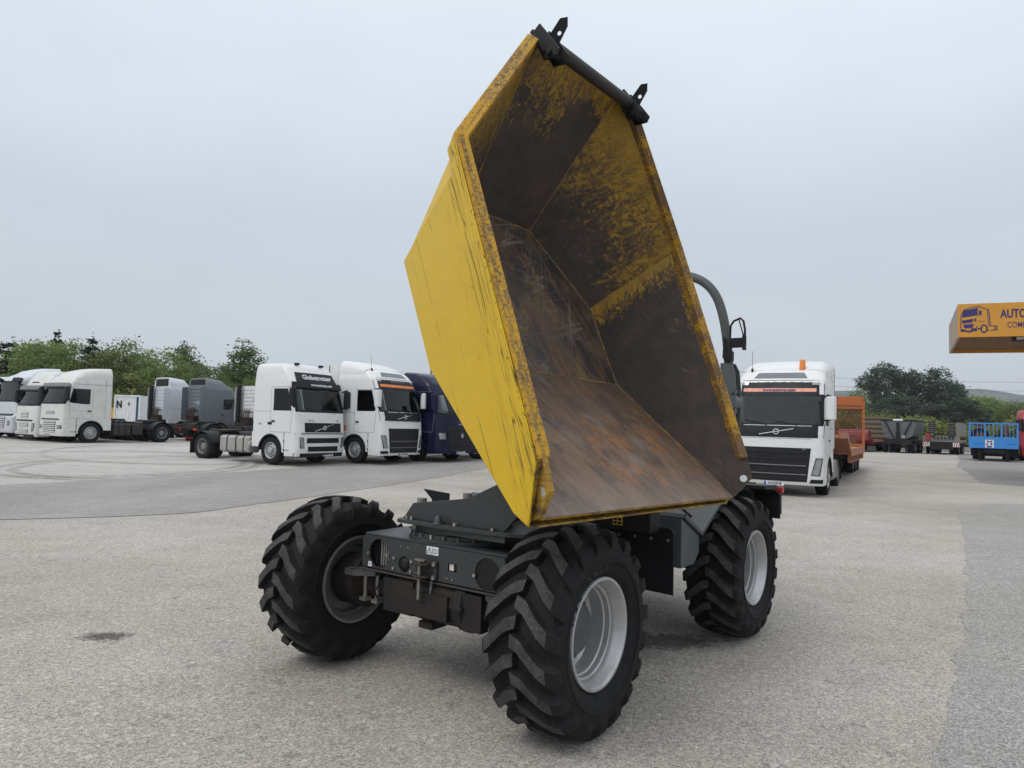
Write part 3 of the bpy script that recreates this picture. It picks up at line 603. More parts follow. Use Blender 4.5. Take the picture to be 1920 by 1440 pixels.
for s in(-1,1):
    def w_cor(m,p):
        pe=dotn(m,p,sd(eC,s),sd(M_,s).dot(sd(eC,s))); al=dotn(m,p,sd(dC,s),sd(M_,s).dot(sd(dC,s)))
        w_=m.op('ADD',m.mr(pe,.02,.80,.02,.92),m.mr(al,.15,1.0,.15,-.28)); w_=m.op('SUBTRACT',w_,m.mr(m.op('ABSOLUTE',m.op('SUBTRACT',al,.0)),.12,.0,0,.35)); return w_,pe,al
    plate('corner_plate',[sd(q,s) for q in(SB,M_,T_,TT,RBm)],sd(NC,s)*.02,[worn('corner_plate_wear',w_cor,(.042,.034,.031),(.085,.058,.044)),EDGE])
    sn=(SB-M_).normalized()
    def w_side(m,p):
        pe=dotn(m,p,sd(eS,s),sd(F_,s).dot(sd(eS,s))); nn=NS.cross(sn).normalized(); nn=nn if (F_-M_).dot(nn)>0 else -nn
        sq=dotn(m,p,sd(nn,s),sd(M_,s).dot(sd(nn,s))); al=dotn(m,p,sd(dS,s),sd(F_,s).dot(sd(dS,s)))
        up=m.mr(al,.3,1.2,1.0,.0); a_=m.op('ADD',m.mr(pe,.03,.15,-.05,1.15),m.op('MULTIPLY',up,.8)); b_=m.mr(sq,.02,.26,-.05,1.15); return m.op('MINIMUM',a_,b_),al,pe
    SIDEM=worn('side_plate_wear',w_side,(.040,.031,.028),(.078,.053,.042))
    plate('side_plate',[sd(q,s) for q in(L_,F_,M_,SB,FB)],sd(NS,s)*.02,[SIDEM,EDGE])
    plate('outer_skin',[sd(q,s) for q in(F_+NS*.06+dS*.0,M_+NS*.06-dS*.05,M2,P4,P3,P2,P1)],sd(NS,s)*-.006,[SK[s],SK[s]])
    # rim: folded box section
    def rg(P,n,dn,k=1.): return [sd(P-n*.028,s),sd(P+n*.046,s),sd(P+n*.046+dn*.135*k,s),sd(P-n*.028+dn*.05*k,s)]
    nm=(NS+NC).normalized(); em=(eS+eC).normalized()
    m=MB(); m.loft([rg(F_,NS,eS),rg(M_,nm*1.06,em*1.05),rg(T_,NC,eC)])
    m.mi=[1 if i%4 in(1,) else 0 for i in range(len(m.mi))]
    m.build('rim',[RIMS_[s],SK[s]],SKIPO,bevel=.006)
    # front cheek with pin hole, and the post that closes the rim
    NOSE=V((1.219,-1.559,.27));N2=V((1.156,-1.463,.142)); HC=V((1.195,-1.505,.265))
    ex=dS; ey=eS
    def loc(q): d=q-HC; return (d.dot(ex),d.dot(ey))
    pol=[loc(q) for q in(F_,NOSE,N2,L_,L_+eS*.10,F_+eS*.16)]
    bm=bmesh.new()
    for lp in(pol,circ(0,0,.026,16)):
        vv=[bm.verts.new((q[0],q[1],0)) for q in lp]
        for i in range(len(vv)): bm.edges.new((vv[i],vv[(i+1)%len(vv)]))
    bmesh.ops.triangle_fill(bm,use_beauty=True,edges=bm.edges[:]); r=bmesh.ops.extrude_face_region(bm,geom=bm.faces[:])
    for e in r['geom']:
        if isinstance(e,bmesh.types.BMVert): e.co.z=.03
    for vv in bm.verts: q=HC+ex*vv.co.x+ey*vv.co.y+NS*(vv.co.z-.005); vv.co=sd(q,s)
    bmesh.ops.recalc_face_normals(bm,faces=bm.faces)
    for fc in bm.faces: fc.material_index=0 if fc.normal.dot(sd(NS,s))>-.3 else 1
    me=bpy.data.meshes.new('front_cheek'); bm.to_mesh(me); bm.free(); me.materials.append(EDGE); me.materials.append(SIDEM); CH=obj('front_cheek',me,SKIPO)
    MB().cyl(sd(HC-NS*.004,s),sd(HC+NS*.02,s),.0255,16).build('pin',plain('bright_pin',(.62,.62,.6),.3,.4),CH,smooth=40)
    po=MB(); PI=V((1.122,-1.393,.114))
    po.loft([[sd(q,s) for q in(F_+NS*.012,F_+NS*.05,F_+NS*.05+eS*.13,F_+NS*.012+eS*.07)],[sd(q,s) for q in(PI+NS*.02,P1+NS*.004,P2+NS*.004,PI+NS*.02+eS*.05)]])
    po.mi=[1 if i==1 else 0 for i in range(len(po.mi))]
    po.build('front_post',[EDGE,SK[s]],SKIPO,bevel=.006)
    # top bracket
    bk=MB(); c0=.50*s
    def pr(poly,s0,s1): bk.prism(poly,'x',s0,s1)
    pr([(-.80,3.00),(-.90,2.80),(-1.0,2.80),(-1.02,2.84),(-.93,2.96),(-.86,3.05)],c0-.05*s,c0-.035*s)
    pr([(-.80,3.00),(-.90,2.80),(-1.0,2.80),(-1.02,2.84),(-.93,2.96),(-.86,3.05)],c0+.05*s,c0+.065*s)
    bk.box((c0,-.855,2.93),(.15,.03,.20),Matrix.Rotation(R_(-30),3,'X')); bk.cyl((c0-.08*s,-.95,2.83),(c0+.09*s,-.95,2.83),.018,10)
    bk.build('bar_bracket',BLK,SKIPO,bevel=.004)
    hl=[circ(0,-.09+.0,.014,12),circ(.0,-.01,.014,12)]
    fin=holed([(-.045,-.17),(.05,-.16),(.045,.06),(.01,.09),(-.02,.05)],hl,'x',-.006,.006,'lock_fin',BLK,SKIPO)
    fin.matrix_local=Matrix.Translation((c0-.0*s,-.975,2.985))@Matrix.Rotation(R_(-42),4,'X').inverted()@Matrix.Rotation(R_(25),4,'Z')
MB().tube([(-.52,-.90,2.93),(.52,-.90,2.93)],.042,20).build('top_bar',paint('dark_top_bar',(.045,.04,.038),.5,.5,dirtc=(.09,.075,.06)),SKIPO,smooth=50)

# weld beads along the seams
WELD=worn('weld_bead',lambda m,p:(.52,m.sep(p)[0],m.sep(p)[2]),(.09,.07,.055),(.20,.14,.09),(.45,.28,.03))
def bead(a,b):
    n=14; rnd=random.Random(int(a.x*1000+b.z*77)); pts=[a.lerp(b,i/n)+V((rnd.uniform(-1,1),rnd.uniform(-1,1),rnd.uniform(-1,1)))*.0015 for i in range(n+1)]
    MB().tube(pts,[.006+rnd.uniform(-.0015,.002) for _ in pts],6).build('weld',WELD,SKIPO,smooth=60)
bead(mir(FB),FB); bead(mir(RBm),RBm)
for s in(-1,1):
    for a,b in((L_,FB),(FB,SB),(SB,M_),(SB,RBm),(RBm,TT)): bead(sd(a,s),sd(b,s))
# ================================================================== TRUCKS
TW=plain('truck_tyre',(.016,.016,.017),.85); TWG=plain('truck_tyre_worn',(.035,.034,.034),.9)
ALU=plain('wheel_alloy',(.42,.42,.42),.4,.5); ALUD=plain('wheel_grey',(.20,.20,.20),.6,.2); TRIMC=plain('cab_trim_grey',(.10,.10,.10),.8); SEATC=plain('seat_cloth',(.035,.036,.04),.9); BLKP=plain('black_plastic',(.018,.018,.02),.55); CHAS=paint('chassis_dark',(.035,.034,.034),.7,.6,dirtc=(.085,.075,.065))
SEAM=plain('panel_gap',(.22,.22,.22),.8); TANK=paint('brushed_tank',(.40,.385,.36),.42,.5,.4,(.16,.14,.11))
glm=Mat('tinted_glass',.03,spec=.5); glm.color((.01,.012,.013)); _tr=glm.node('ShaderNodeBsdfTransparent'); _tr.inputs[0].default_value=(.80,.86,.86,1); _gl=glm.node('ShaderNodeBsdfGlossy'); _gl.inputs['Roughness'].default_value=.03; _fr=glm.node('ShaderNodeFresnel'); _fr.inputs[0].default_value=1.5
_mx=glm.node('ShaderNodeMixShader'); glm.t.links.new(_fr.outputs[0],_mx.inputs[0]); glm.t.links.new(_tr.outputs[0],_mx.inputs[1]); glm.t.links.new(_gl.outputs[0],_mx.inputs[2]); glm.t.links.new(_mx.outputs[0],[n for n in glm.t.nodes if n.type=='OUTPUT_MATERIAL'][0].inputs[0]); GLASS=glm.m
CHROME=plain('chrome',(.65,.66,.68),.18,.9); LENS=plain('lamp_lens',(.36,.38,.40),.1,.5,.3,30.); ORL=plain('orange_lens',(.75,.22,.02),.3); REDL=plain('red_marker',(.4,.02,.02),.3)
PLATEW=plain('plate_white',(.72,.73,.74),.4); BLUE_EU=plain('plate_blue',(.02,.06,.35),.5); NAVYT=plain('navy_ink',(.03,.03,.14),.5)
def truck_wheels():
    t=MB(); t.lathe([(-.14,.29),(-.16,.36),(-.165,.42),(-.15,.475),(-.12,.495),(-.06,.50),(-.055,.488),(-.045,.488),(-.04,.50),(.04,.50),(.045,.488),(.055,.488),(.06,.50),(.12,.495),(.15,.475),(.165,.42),(.16,.36),(.14,.29)],36,'x')
    ty=t.mesh('tyre',TW,35)
    f=MB(); f.lathe([(.13,.295),(.15,.30),(.155,.285),(.135,.265),(.10,.255),(.09,.245),(.13,.17),(.135,.145),(.11,.14),(.11,.115),(.175,.11),(.19,.09),(.192,0)],36,'x')
    f.lathe([(-.13,.295),(-.15,.30),(-.13,.27),(-.02,.25),(-.02,0)],36,'x')
    for k in range(10):
        a=(k+.5)*math.pi/5; f.cyl((.118,.158*math.cos(a),.158*math.sin(a)),(.148,.158*math.cos(a),.158*math.sin(a)),.014,6)
        a=k*math.pi/5; f.cyl((.108,.208*math.cos(a),.208*math.sin(a)),(.1165,.208*math.cos(a),.208*math.sin(a)),.026,10,mi=1)
    fr=f.mesh('wheel',[ALU,BLKP],30)
    r=MB(); r.lathe([(.13,.295),(.15,.30),(.155,.285),(.125,.265),(.0,.25),(-.04,.235),(-.05,.16),(-.03,.15),(.10,.14),(.11,.12),(.115,0)],36,'x')
    r.lathe([(-.13,.295),(-.15,.30),(-.13,.27),(-.06,.25),(-.06,0)],36,'x')
    for k in range(10):
        a=(k+.5)*math.pi/5; r.cyl((-.05,.19*math.cos(a),.19*math.sin(a)),(-.02,.19*math.cos(a),.19*math.sin(a)),.016,6)
        a=k*math.pi/5; r.cyl((-.045,.215*math.cos(a),.215*math.sin(a)),(-.038,.215*math.cos(a),.215*math.sin(a)),.022,8,mi=1)
    return ty,fr,r.mesh('wheel',[ALUD,BLKP],30)
TYR,WF,WR=truck_wheels()
def wheel(root,x,y,front=True,z=.5,sc=1.):
    s=1 if x>0 else -1
    w_=obj('wheel',WF if front else WR,root); w_.location=(x,y,z); w_.rotation_euler=(random.uniform(0,.5),0,0 if s>0 else math.pi); w_.scale=(sc,sc,sc); obj('tyre',TYR,w_)
class Surf:
    def __init__(s,lv,yr): s.lv=lv; s.yr=yr
    def par(s,z):
        lv=s.lv
        if z<=lv[0][0]: return lv[0][1:]
        for a,b in zip(lv[:-1],lv[1:]):
            if a[0]<=z<=b[0]:
                t=(z-a[0])/(b[0]-a[0]); return tuple(p+(q-p)*t for p,q in zip(a[1:],b[1:]))
        return lv[-1][1:]
    def y(s,x,z):
        yf,w,rc,bow=s.par(z); ax=min(abs(x),w-1e-4); xf=w-rc
        if ax<=xf: return yf-bow*(ax/xf)**2
        return yf-bow-rc+math.sqrt(max(rc*rc-(ax-xf)**2,0))
    def ring(s,z,yr=None):
        yf,w,rc,bow=s.par(z); yr=s.yr if yr is None else yr; xf=w-rc; h=[]
        for i in range(5): x=xf*i/4; h.append((x,yf-bow*(i/4)**2))
        for k in range(1,7): a=k*math.pi/12; h.append((xf+rc*math.sin(a),yf-bow-rc+rc*math.cos(a)))
        h.append((w,(yf-bow-rc+yr)/2)); h.append((w,yr+.06)); h.append((w-.06,yr)); h.append((.4*w,yr))
        pts=[(-x,y) for x,y in h[:0:-1]]+h
        return [V((x,y,z)) for x,y in pts]
    def patch(s,z0,z1,x0b,x1b,x0t=None,x1t=None,off=.006,nx=12,nz=4,thick=.03):
        x0t=x0b if x0t is None else x0t; x1t=x1b if x1t is None else x1t; m=MB(); fr=[];bk=[]
        for j in range(nz+1):
            t=j/nz; z=z0+(z1-z0)*t; a=x0b+(x0t-x0b)*t; b=x1b+(x1t-x1b)*t
            for i in range(nx+1):
                x=a+(b-a)*i/nx; wz=s.par(z)[1]-.003; x=max(-wz,min(wz,x)); e=.01
                p=V((x,s.y(x,z),z)); dx=V((2*e,s.y(min(wz,x+e),z)-s.y(max(-wz,x-e),z),0)); dx.x=min(wz,x+e)-max(-wz,x-e); dz=V((0,s.y(x,z+e)-s.y(x,z-e),2*e))
                n=dx.cross(dz).normalized(); n=n if n.y>0 else -n
                fr.append(p+n*off); bk.append(p-n*thick)
        N=(nx+1)*(nz+1); fs=[]
        for j in range(nz):
            for i in range(nx):
                q=j*(nx+1)+i; fs.append((q,q+1,q+nx+2,q+nx+1)); fs.append((N+q,N+q+nx+1,N+q+nx+2,N+q+1))
        bd=[i for i in range(nx+1)]+[j*(nx+1)+nx for j in range(1,nz+1)]+[nz*(nx+1)+i for i in range(nx-1,-1,-1)]+[j*(nx+1) for j in range(nz-1,0,-1)]
        for a,b in zip(bd,bd[1:]+bd[:1]): fs.append((a,N+a,N+b,b))
        return m.add(fr+bk,fs)
def side_poly(root,name,poly,w,mat,t=.006,depth=.03,both=True,bevel=0):
    o=[]
    for s in((1,-1) if both else (both,)):
        o.append(MB().prism(poly,'x',s*(w-depth),s*(w+t)).build(name,mat,root,bevel=bevel))
    return o
def licence(root,S,z,txt,x=0.,w=.52):
    y=S.y(x,z)+.012; p=MB().b2(x-w/2,x+w/2,y-.01,y+.006,z-.055,z+.055).build('licence_plate',PLATEW,root)
    MB().b2(x+w/2-.05,x+w/2-.002,y+.005,y+.009,z-.052,z+.052).build('plate_band',BLUE_EU,p)
    text('lettering',txt,.105,INK,p,frame_m((-1,0,0),(0,0,1),(0,1,0),(x-.02,y+.009,z)),.002,bold=.002)
def dash_lines(root,S,w,lines):
    m=MB()
    for (y0,z0,y1,z1) in lines:
        for s in(1,-1):
            a=V((y0,z0));b=V((y1,z1));d=(b-a).normalized();p=V((-d.y,d.x))*.006
            m.prism([a-p,b-p,b+p,a+p],'x',s*(w-.01),s*(w+.0025))
    m.build('panel_seam',SEAM,root)
def tractor(name,label,loc,head,st,group='tractor units parked in the yard'):
    x,y=loc; root=thing(name,label,'truck',(x,y,gz(x,y)+st.get('lift',0)),head-math.pi/2,group)
    C=st['mat']; S=Surf(st['lv'],st.get('yr',-.95)); W=st.get('w',1.22); zt=st['lv'][-1][0]
    zs=sorted(set([1.15]+[l[0] for l in st['lv'] if l[0]>1.15]+[1.15+i*(zt-1.15)/14 for i in range(15)]))
    g0,g1=st['ws'][0]-.05,st['ws'][1]+.03
    lo_=[z for z in zs if z<g0-.01]+[g0]; hi_=[g1]+[z for z in zs if z>g1+.01]; md=[g0+(g1-g0)*i/5 for i in range(6)]
    cab=MB().loft([S.ring(z) for z in lo_]); cab.loft([S.ring(z) for z in hi_])
    nh=len(S.ring(g0)); c0=(nh-1)//2     # ring runs left rear .. front centre (c0) .. right rear
    def ysd(z): yf,w_,rc,bow=S.par(z); return yf-bow-rc
    for s in(1,-1):
        cab.loft([[S.ring(z)[c0+s*i] for i in(8,9,10)] for z in md],cap=False,closed=False)
    def back(z):
        w_=S.par(z)[1]; yr=S.yr; return [V((x,y,z)) for x,y in((-w_,.04),(-w_,yr+.06),(-w_+.06,yr),(w_-.06,yr),(w_,yr+.06),(w_,.04))]
    cab.loft([back(z) for z in md],cap=False,closed=False)
    CAB=cab.build('cab',C,root,smooth=42)
    for s in(1,-1):
        wt=S.par(g1)[1]; holed([(.02,g0-.01),(ysd(g0)+.01,g0-.01),(ysd(g1)+.01,g1+.01),(.02,g1+.01)],[[(a_,min(g1-.02,max(g0+.015,b_))) for a_,b_ in st['win']]],'x',s*(wt-.03),s*(W+.001),'door_frame',C,root)
    yw=ysd(g0); ins=MB().b2(-W+.06,W-.06,S.yr+.05,yw+.05,g0+.002,g0+.02).build('cab_interior',TRIMC,root)
    MB().b2(-W+.07,W-.07,yw-.20,yw+.06,g0+.021,g0+.10).build('dashboard',SEATC,ins,bevel=.02)
    MB().b2(-W+.07,W-.07,-.42,-.38,g0+.021,g1-.01).build('bunk_curtain',TRIMC,ins)
    for s in(1,-1): MB().box((s*.62,.02,g0+.28),(.5,.14,.62),Matrix.Rotation(R_(8),3,'X')).build('seat_back',SEATC,ins,bevel=.03)
    swt=MB(); swt.tube([(-.62+.21*math.cos(q*math.pi/8),yw-.22-.08*math.sin(q*math.pi/8),g0+.14+.16*math.sin(q*math.pi/8)) for q in range(17)],.018,6); swt.build('steering_wheel',SEATC,ins)
    MB().loft([S.ring(z,.66) for z in(st.get('bz',.33),.42,.6,.8,1.0,1.149)]).build('bumper',st.get('bmat',C),root,smooth=42)
    arc=[(math.cos(a)*.60,.5+math.sin(a)*.60) for a in [i*math.pi/14 for i in range(0,15)]]
    pol=[(.655,.45)]+[(.60,.45)]+arc+[(-.60,.62),(-.945,.62),(-.945,1.149),(.655,1.149)]
    for s in(1,-1): MB().prism(pol,'x',s*(W-.28),s*(W-.004)).build('wheel_arch',C,root)
    arcb=[(math.cos(a)*.60,.5+math.sin(a)*.60) for a in [i*math.pi/14 for i in range(0,15)]]+[(math.cos(a)*.55,.5+math.sin(a)*.55) for a in [i*math.pi/14 for i in range(14,-1,-1)]]
    for s in(1,-1): MB().prism(arcb,'x',s*(W-.40),s*(W+.008)).build('arch_trim',BLKP,root)
    # chassis
    wb=st.get('wb',3.7); ye=-wb-.95
    ch=MB()
    for s in(1,-1): ch.b2(s*.36,s*.44,ye,1.0,.72,.98)
    for k in range(6): yy=ye+.1+k*(wb+.4)/6; ch.b2(-.36,.36,yy-.05,yy+.05,.76,.94)
    ch.b2(-.55,.55,-.9,.95,.55,1.14); ch.b2(-1.0,1.0,-.08,.08,.42,.54); ch.b2(-.9,.9,-wb-.08,-wb+.08,.42,.58); ch.lathe([(-.2,.0),(-.18,.18),(0,.23),(.18,.18),(.2,0)],14,'x',(0,-wb,.5)); ch.b2(-.5,.5,-1.5,-.95,.70,1.15)
    ch.build('chassis',CHAS,root)
    fw=MB(); fw.prism([(-.42,-wb-.25),(-.14,-wb-.55),(0,-wb-.2),(.14,-wb-.55),(.42,-wb-.25),(.45,-wb+.30),(.3,-wb+.5),(-.3,-wb+.5),(-.45,-wb+.30)],'z',1.08,1.15); fw.b2(-.42,.42,-wb-.1,-wb+.2,.985,1.08); fw.build('fifth_wheel',plain('greasy_plate',(.05,.045,.04),.4,.4),root)
    for s in(1,-1):
        wheel(root,s*1.03,0,True); wheel(root,s*.93,-wb,False)
        tin=obj('inner_tyre',TYR,root); tin.location=(s*.59,-wb,.5)
        mg=MB(); ra=[R_(15+i*15) for i in range(11)]
        p_=[(-wb+math.cos(a)*.585,.5+math.sin(a)*.585) for a in ra]+[(-wb+math.cos(a)*.565,.5+math.sin(a)*.565) for a in ra[::-1]]
        mg.prism(p_,'x',s*.42,s*1.14); mg.b2(s*.46,s*1.12,-wb-.66,-wb-.645,.22,.72); mg.build('mudguard',BLKP,root)
        lp=MB().b2(s*.75,s*1.12,ye-.03,ye+.02,.66,.80).build('tail_lamp',REDL,root); MB().b2(s*.78,s*.90,ye-.035,ye-.031,.68,.78).build('indicator',ORL,lp)
        MB().b2(s*.44,s*1.14,ye+.02,ye+.07,.70,.76).build('lamp_bar',BLKP,root)
    ts=st.get('tank',1)
    tp=[(.74,.42),(.80,.36),(1.16,.36),(1.23,.43),(1.23,.90),(1.16,.97),(.80,.97),(.74,.90)]
    for s in(1,-1):
        y0,y1=(-1.05,-2.65) if s==ts else (-1.1,-1.95)
        tk=MB().prism([(s*a,b) for a,b in tp],'y',y0,y1).build('fuel_tank',st.get('tankm',TANK),root,bevel=.03)
        for q in((.2,.45,.75) if s==ts else (.3,.7)):
            yy=y0+(y1-y0)*q; MB().prism([(s*(a-(.985))*1.02+s*.985,(b-.665)*1.02+.665) for a,b in tp],'y',yy-.03,yy+.03).build('tank_strap',BLKP,tk)
        MB().cyl((s*1.10,y0-.02,.62),(s*1.10,y0+.10,.62),.22,20).build('air_tank',TANK,tk,smooth=40) if s==ts else MB().b2(s*.5,s*1.18,-2.05,-2.6,.42,.93).build('battery_box',CHAS,root,bevel=.02)
        MB().b2(s*.45,s*.74,-1.2,-2.5,.75,.85).build('tank_bracket',CHAS,root)
    # glass
    wz0,wz1,wx0,wx1=st['ws']
    f=S.patch(wz0-.06,wz0+.01,-wx0-.01,wx0+.01,None,None,.007,16,1).build('windscreen_seal',BLKP,root,smooth=40)
    S.patch(wz1-.01,wz1+.04,-wx1-.01,wx1+.01,None,None,.007,16,1).build('windscreen_seal',BLKP,root,smooth=40)
    S.patch(wz0,wz1,-wx0,wx0,-wx1,wx1,.004,16,5,.004).build('windscreen',GLASS,f,smooth=40)
    for s in(1,-1): S.patch(wz0,wz1,*sorted((s*wx0,s*(wx0-.05))),*sorted((s*wx1,s*(wx1-.05))),.008,2,5,.01).build('windscreen_seal',BLKP,root,smooth=40)
    for s in(1,-1):
        wt=S.par(wz1)[1]; MB().prism([(a_,min(g1-.02,max(g0+.015,b_))) for a_,b_ in st['win']],'x',s*(wt-.016),s*(wt-.012)).build('side_window',GLASS,root)
        # mirror
        mz=(wz0+wz1)/2; my=st.get('my',S.y(0,wz0)-.12); mm=st.get('mirm',BLKP)
        mr_=MB().tube([(s*(W-.05),my-.10,mz+.32),(s*(W+.08),my,mz+.40),(s*(W+.16),my+.02,mz+.36)],.03,8).build('mirror_arm',BLKP,root,smooth=40)
        MB().tube([(s*(W-.05),my-.10,mz-.28),(s*(W+.10),my,mz-.30),(s*(W+.16),my+.02,mz-.25)],.025,8).build('mirror_arm',BLKP,root,smooth=40)
        MB().prism([(W+.03,my-.09),(W+.28,my-.07),(W+.30,my),(W+.24,my+.10),(W+.08,my+.12),(W+.03,my+.03)] if s>0 else [(-W-.03,my-.09),(-W-.28,my-.07),(-W-.30,my),(-W-.24,my+.10),(-W-.08,my+.12),(-W-.03,my+.03)],'z',mz-.27,mz+.36).build('mirror_housing',mm,mr_,bevel=.03)
        MB().b2(s*(W-.02),s*(W+.02),.05,.20,1.52,1.58).build('door_handle',BLKP,root)
        st_=MB()
        for z in(.55,.85): st_.b2(s*(W-.16),s*(W-.001),.665,.95,z-.02,z+.02)
        st_.build('step',BLKP,root)
    dash_lines(root,S,W,st.get('seams',[(-.02,1.2,-.02,2.75),(.98,1.2,1.05,1.9),(-.02,2.78,.9,2.78),(-.02,1.17,.98,1.17),(-.9,1.9,-.02,1.9)]))
    for xx in(-.55,.25):
        wp=MB()
        for i in range(1): 
            a=V((xx,S.y(xx,wz0)+.03,wz0-.02)); b=V((xx+.62,S.y(xx+.62,wz0+.10)+.03,wz0+.09)); wp.tube([a,b],.012,5); wp.tube([a+V((.05,0,-.02)),a],.02,5)
        wp.build('wiper',BLKP,root)
    return root,S,CAB
def cab_rear(root,yr,z0,z1,C,stack=True,W=1.22):
    m=MB(); n=9
    for i in range(n): z=z0+.2+(z1-z0-.4)*i/(n-1); m.b2(-.75,.75,yr-.018,yr+.01,z-.05,z+.05)
    m.build('rear_panel_rib',C,root,bevel=.008)
    if stack:
        m=MB().tube([(-.95,yr-.22,.95),(-.95,yr-.22,z1-.1),(-.9,yr-.15,z1+.05)],.13,12)
        for i in range(12): z=1.1+i*(z1-1.2)/12; m.lathe([(z,.145),(z+.03,.145)],12,'z',(-.95,yr-.22,0))
        m.build('air_intake',BLKP,root,smooth=40)
    b=MB(); b.b2(-.5,.45,yr-.35,yr-.06,1.15,1.45); random.seed(3)
    for k in range(9):
        x=-.5+k*.11; b.tube([(x,yr-.05,1.9-random.random()*.2),(x+.05,yr-.28,1.75+random.random()*.2),(x+.1,yr-.36,1.35),(x+.05,yr-.3,1.05)],.02,6)
    b.build('coiled_hose',plain('hose_dark_red',(.05,.025,.022),.6),root,smooth=40)
def deflector(root,C,poly,w0,w1,z0,name='roof_deflector'):
    # poly: (y,z) top profile, front to rear; narrowing w
    rings=[]
    for y,z in poly:
        t=(z-z0); wt=w1 if t>.05 else w0
        rings.append([V((-w0,y,z0-.03)),V((-w0,y,z0+t*.5)),V((-wt,y,z0+t*.85)),V((-wt*.85,y,z)),V((0,y,z+.02*(t>.05))),V((wt*.85,y,z)),V((wt,y,z0+t*.85)),V((w0,y,z0+t*.5)),V((w0,y,z0-.03))])
    return MB().loft(rings).build(name,C,root,smooth=45)
WHITE=paint('white_truck_paint',(.74,.74,.735),.3,.16,dirtc=(.42,.40,.36)); WHITE_D=paint('grubby_white_paint',(.66,.66,.63),.4,.35,dirtc=(.40,.37,.31)); SILV=paint('silver_blue_white',(.62,.65,.69),.35,.2,.1,(.35,.34,.33))
GREYT=paint('grey_truck_paint',(.165,.185,.205),.4,.25,.1,(.11,.11,.11)); NAVY=paint('navy_truck_paint',(.006,.008,.034),.22,.06,dirtc=(.012,.013,.03)); DKP=paint('dark_grille_plastic',(.014,.015,.018),.5,.1,dirtc=(.04,.04,.04))
def grille(root,S,z0,z1,x0,x1,n,mat=DKP,smat=BLKP,frame=None,x0t=None,x1t=None,name='grille'):
    g=S.patch(z0,z1,-x0,x0,-x1,x1,.006,12,4).build(name,mat,root,smooth=40)
    for i in range(n):
        t=(i+.5)/n; z=z0+(z1-z0)*t; xx=x0+(x1-x0)*t-.03; h=(z1-z0)/n*.30
        S.patch(z-h,z+h,-xx,xx,None,None,.022,12,1,.02).build('grille_slat',smat,g,smooth=40)
    return g
def headlamps(root,S,z0,z1,xa,xb,xat,xbt,off=.012):
    for s in(1,-1):
        l_=sorted((s*xa,s*xb)); t_=sorted((s*xat,s*xbt)); h=S.patch(z0,z1,l_[0],l_[1],t_[0],t_[1],off,6,3).build('headlamp',DKP,root,smooth=40)
        cb=[(l_[0]*.88+l_[1]*.12),(l_[0]*.12+l_[1]*.88)]; ct=[(t_[0]*.88+t_[1]*.12),(t_[0]*.12+t_[1]*.88)]
        S.patch(z0+.02,z1-.02,cb[0],cb[1],ct[0],ct[1],off+.006,6,3).build('lens',LENS,h,smooth=40)
def logo_bar(root,S,xc,zc,w,hh,mat=CHROME):
    m=MB(); a=V((xc-w/2,S.y(xc-w/2,zc+hh/2)+.03,zc+hh/2)); b=V((xc+w/2,S.y(xc+w/2,zc-hh/2)+.03,zc-hh/2)); m.tube([a,b],.016,6); c=V((xc,S.y(xc,zc)+.03,zc))
    m.lathe([(-.01,.055),(.012,.055),(.012,.085),(-.01,.085)],20,'y',tuple(c),closed=True); m.b2(c.x-.06,c.x+.06,c.y-.005,c.y+.008,c.z-.015,c.z+.015); m.build('badge',mat,root,smooth=40)
def front_text(root,S,body,size,z,mat,x=0.,off=.02,tilt=None,**k):
    e=.08; d=V((0,S.y(x,z+e)-S.y(x,z-e),2*e)).normalized(); n=V((-1,0,0)).cross(d)
    return text('lettering',body,size,mat,root,frame_m((-1,0,0),d,n,V((x,S.y(x,z),z))+n*off),.002,**k)
# --- 1: white tractor unit, black roof sign
LV12=[(.30,1.36,1.20,.22,.04),(.45,1.42,1.22,.24,.05),(1.15,1.42,1.22,.24,.05),(1.85,1.36,1.22,.24,.05),(2.75,1.10,1.22,.26,.05),(2.95,1.03,1.21,.26,.05),(3.35,.78,1.17,.28,.05),(3.55,.62,1.12,.30,.06),(3.64,.40,1.0,.30,.06)]
WINF=[(1.02,1.93),(.86,2.72),(.10,2.72),(.10,1.93),(.5,1.93)]
t1,S,cb=tractor('truck_tractor','white tractor unit with black roof sign and ribbed silver fuel tank',(-8.0,26.7),R_(-29.5),dict(mat=WHITE,lv=LV12,ws=(1.95,2.78,1.17,1.14),win=WINF,wb=3.85,tank=1,bmat=WHITE))
S.patch(2.98,3.32,-1.0,1.0,-.93,.93,.012,14,3).build('roof_sign',DKP,t1,smooth=40)
front_text(t1,S,'Globetrotter',.27,3.14,plain('sign_silver',(.62,.64,.66),.4),0,.028,bold=.008)
sv=S.patch(2.74,2.94,-1.17,1.17,-1.15,1.15,.10,16,2,.06).build('sun_visor',BLKP,t1,smooth=40)
front_text(t1,S,'www.autotmp.com',.135,2.845,PLATEW,-.02,.115,bold=.003)
grille(t1,S,1.18,1.52,.90,.90,4); logo_bar(t1,S,0,1.35,.95,.26)
grille(t1,S,.80,.98,.80,.80,3); grille(t1,S,.50,.68,.74,.74,3); S.patch(.30,.44,-1.21,1.21,-1.21,1.21,.012,14,2).build('bumper_strip',BLKP,t1,smooth=40)
headlamps(t1,S,.62,1.00,.90,1.08,.94,1.10); front_text(t1,S,'VOLVO',.09,1.60,ALUD,.62,.012); licence(t1,S,.375,'AP 87 AB',-.25)
front_text(t1,S,'FH12',.07,1.60,ALUD,-.72,.012); MB().b2(-1.12,-.98,S.y(-1.05,.62)-.02,S.y(-1.0,.62)+.01,.52,.66).build('tp_sticker',PLATEW,t1)
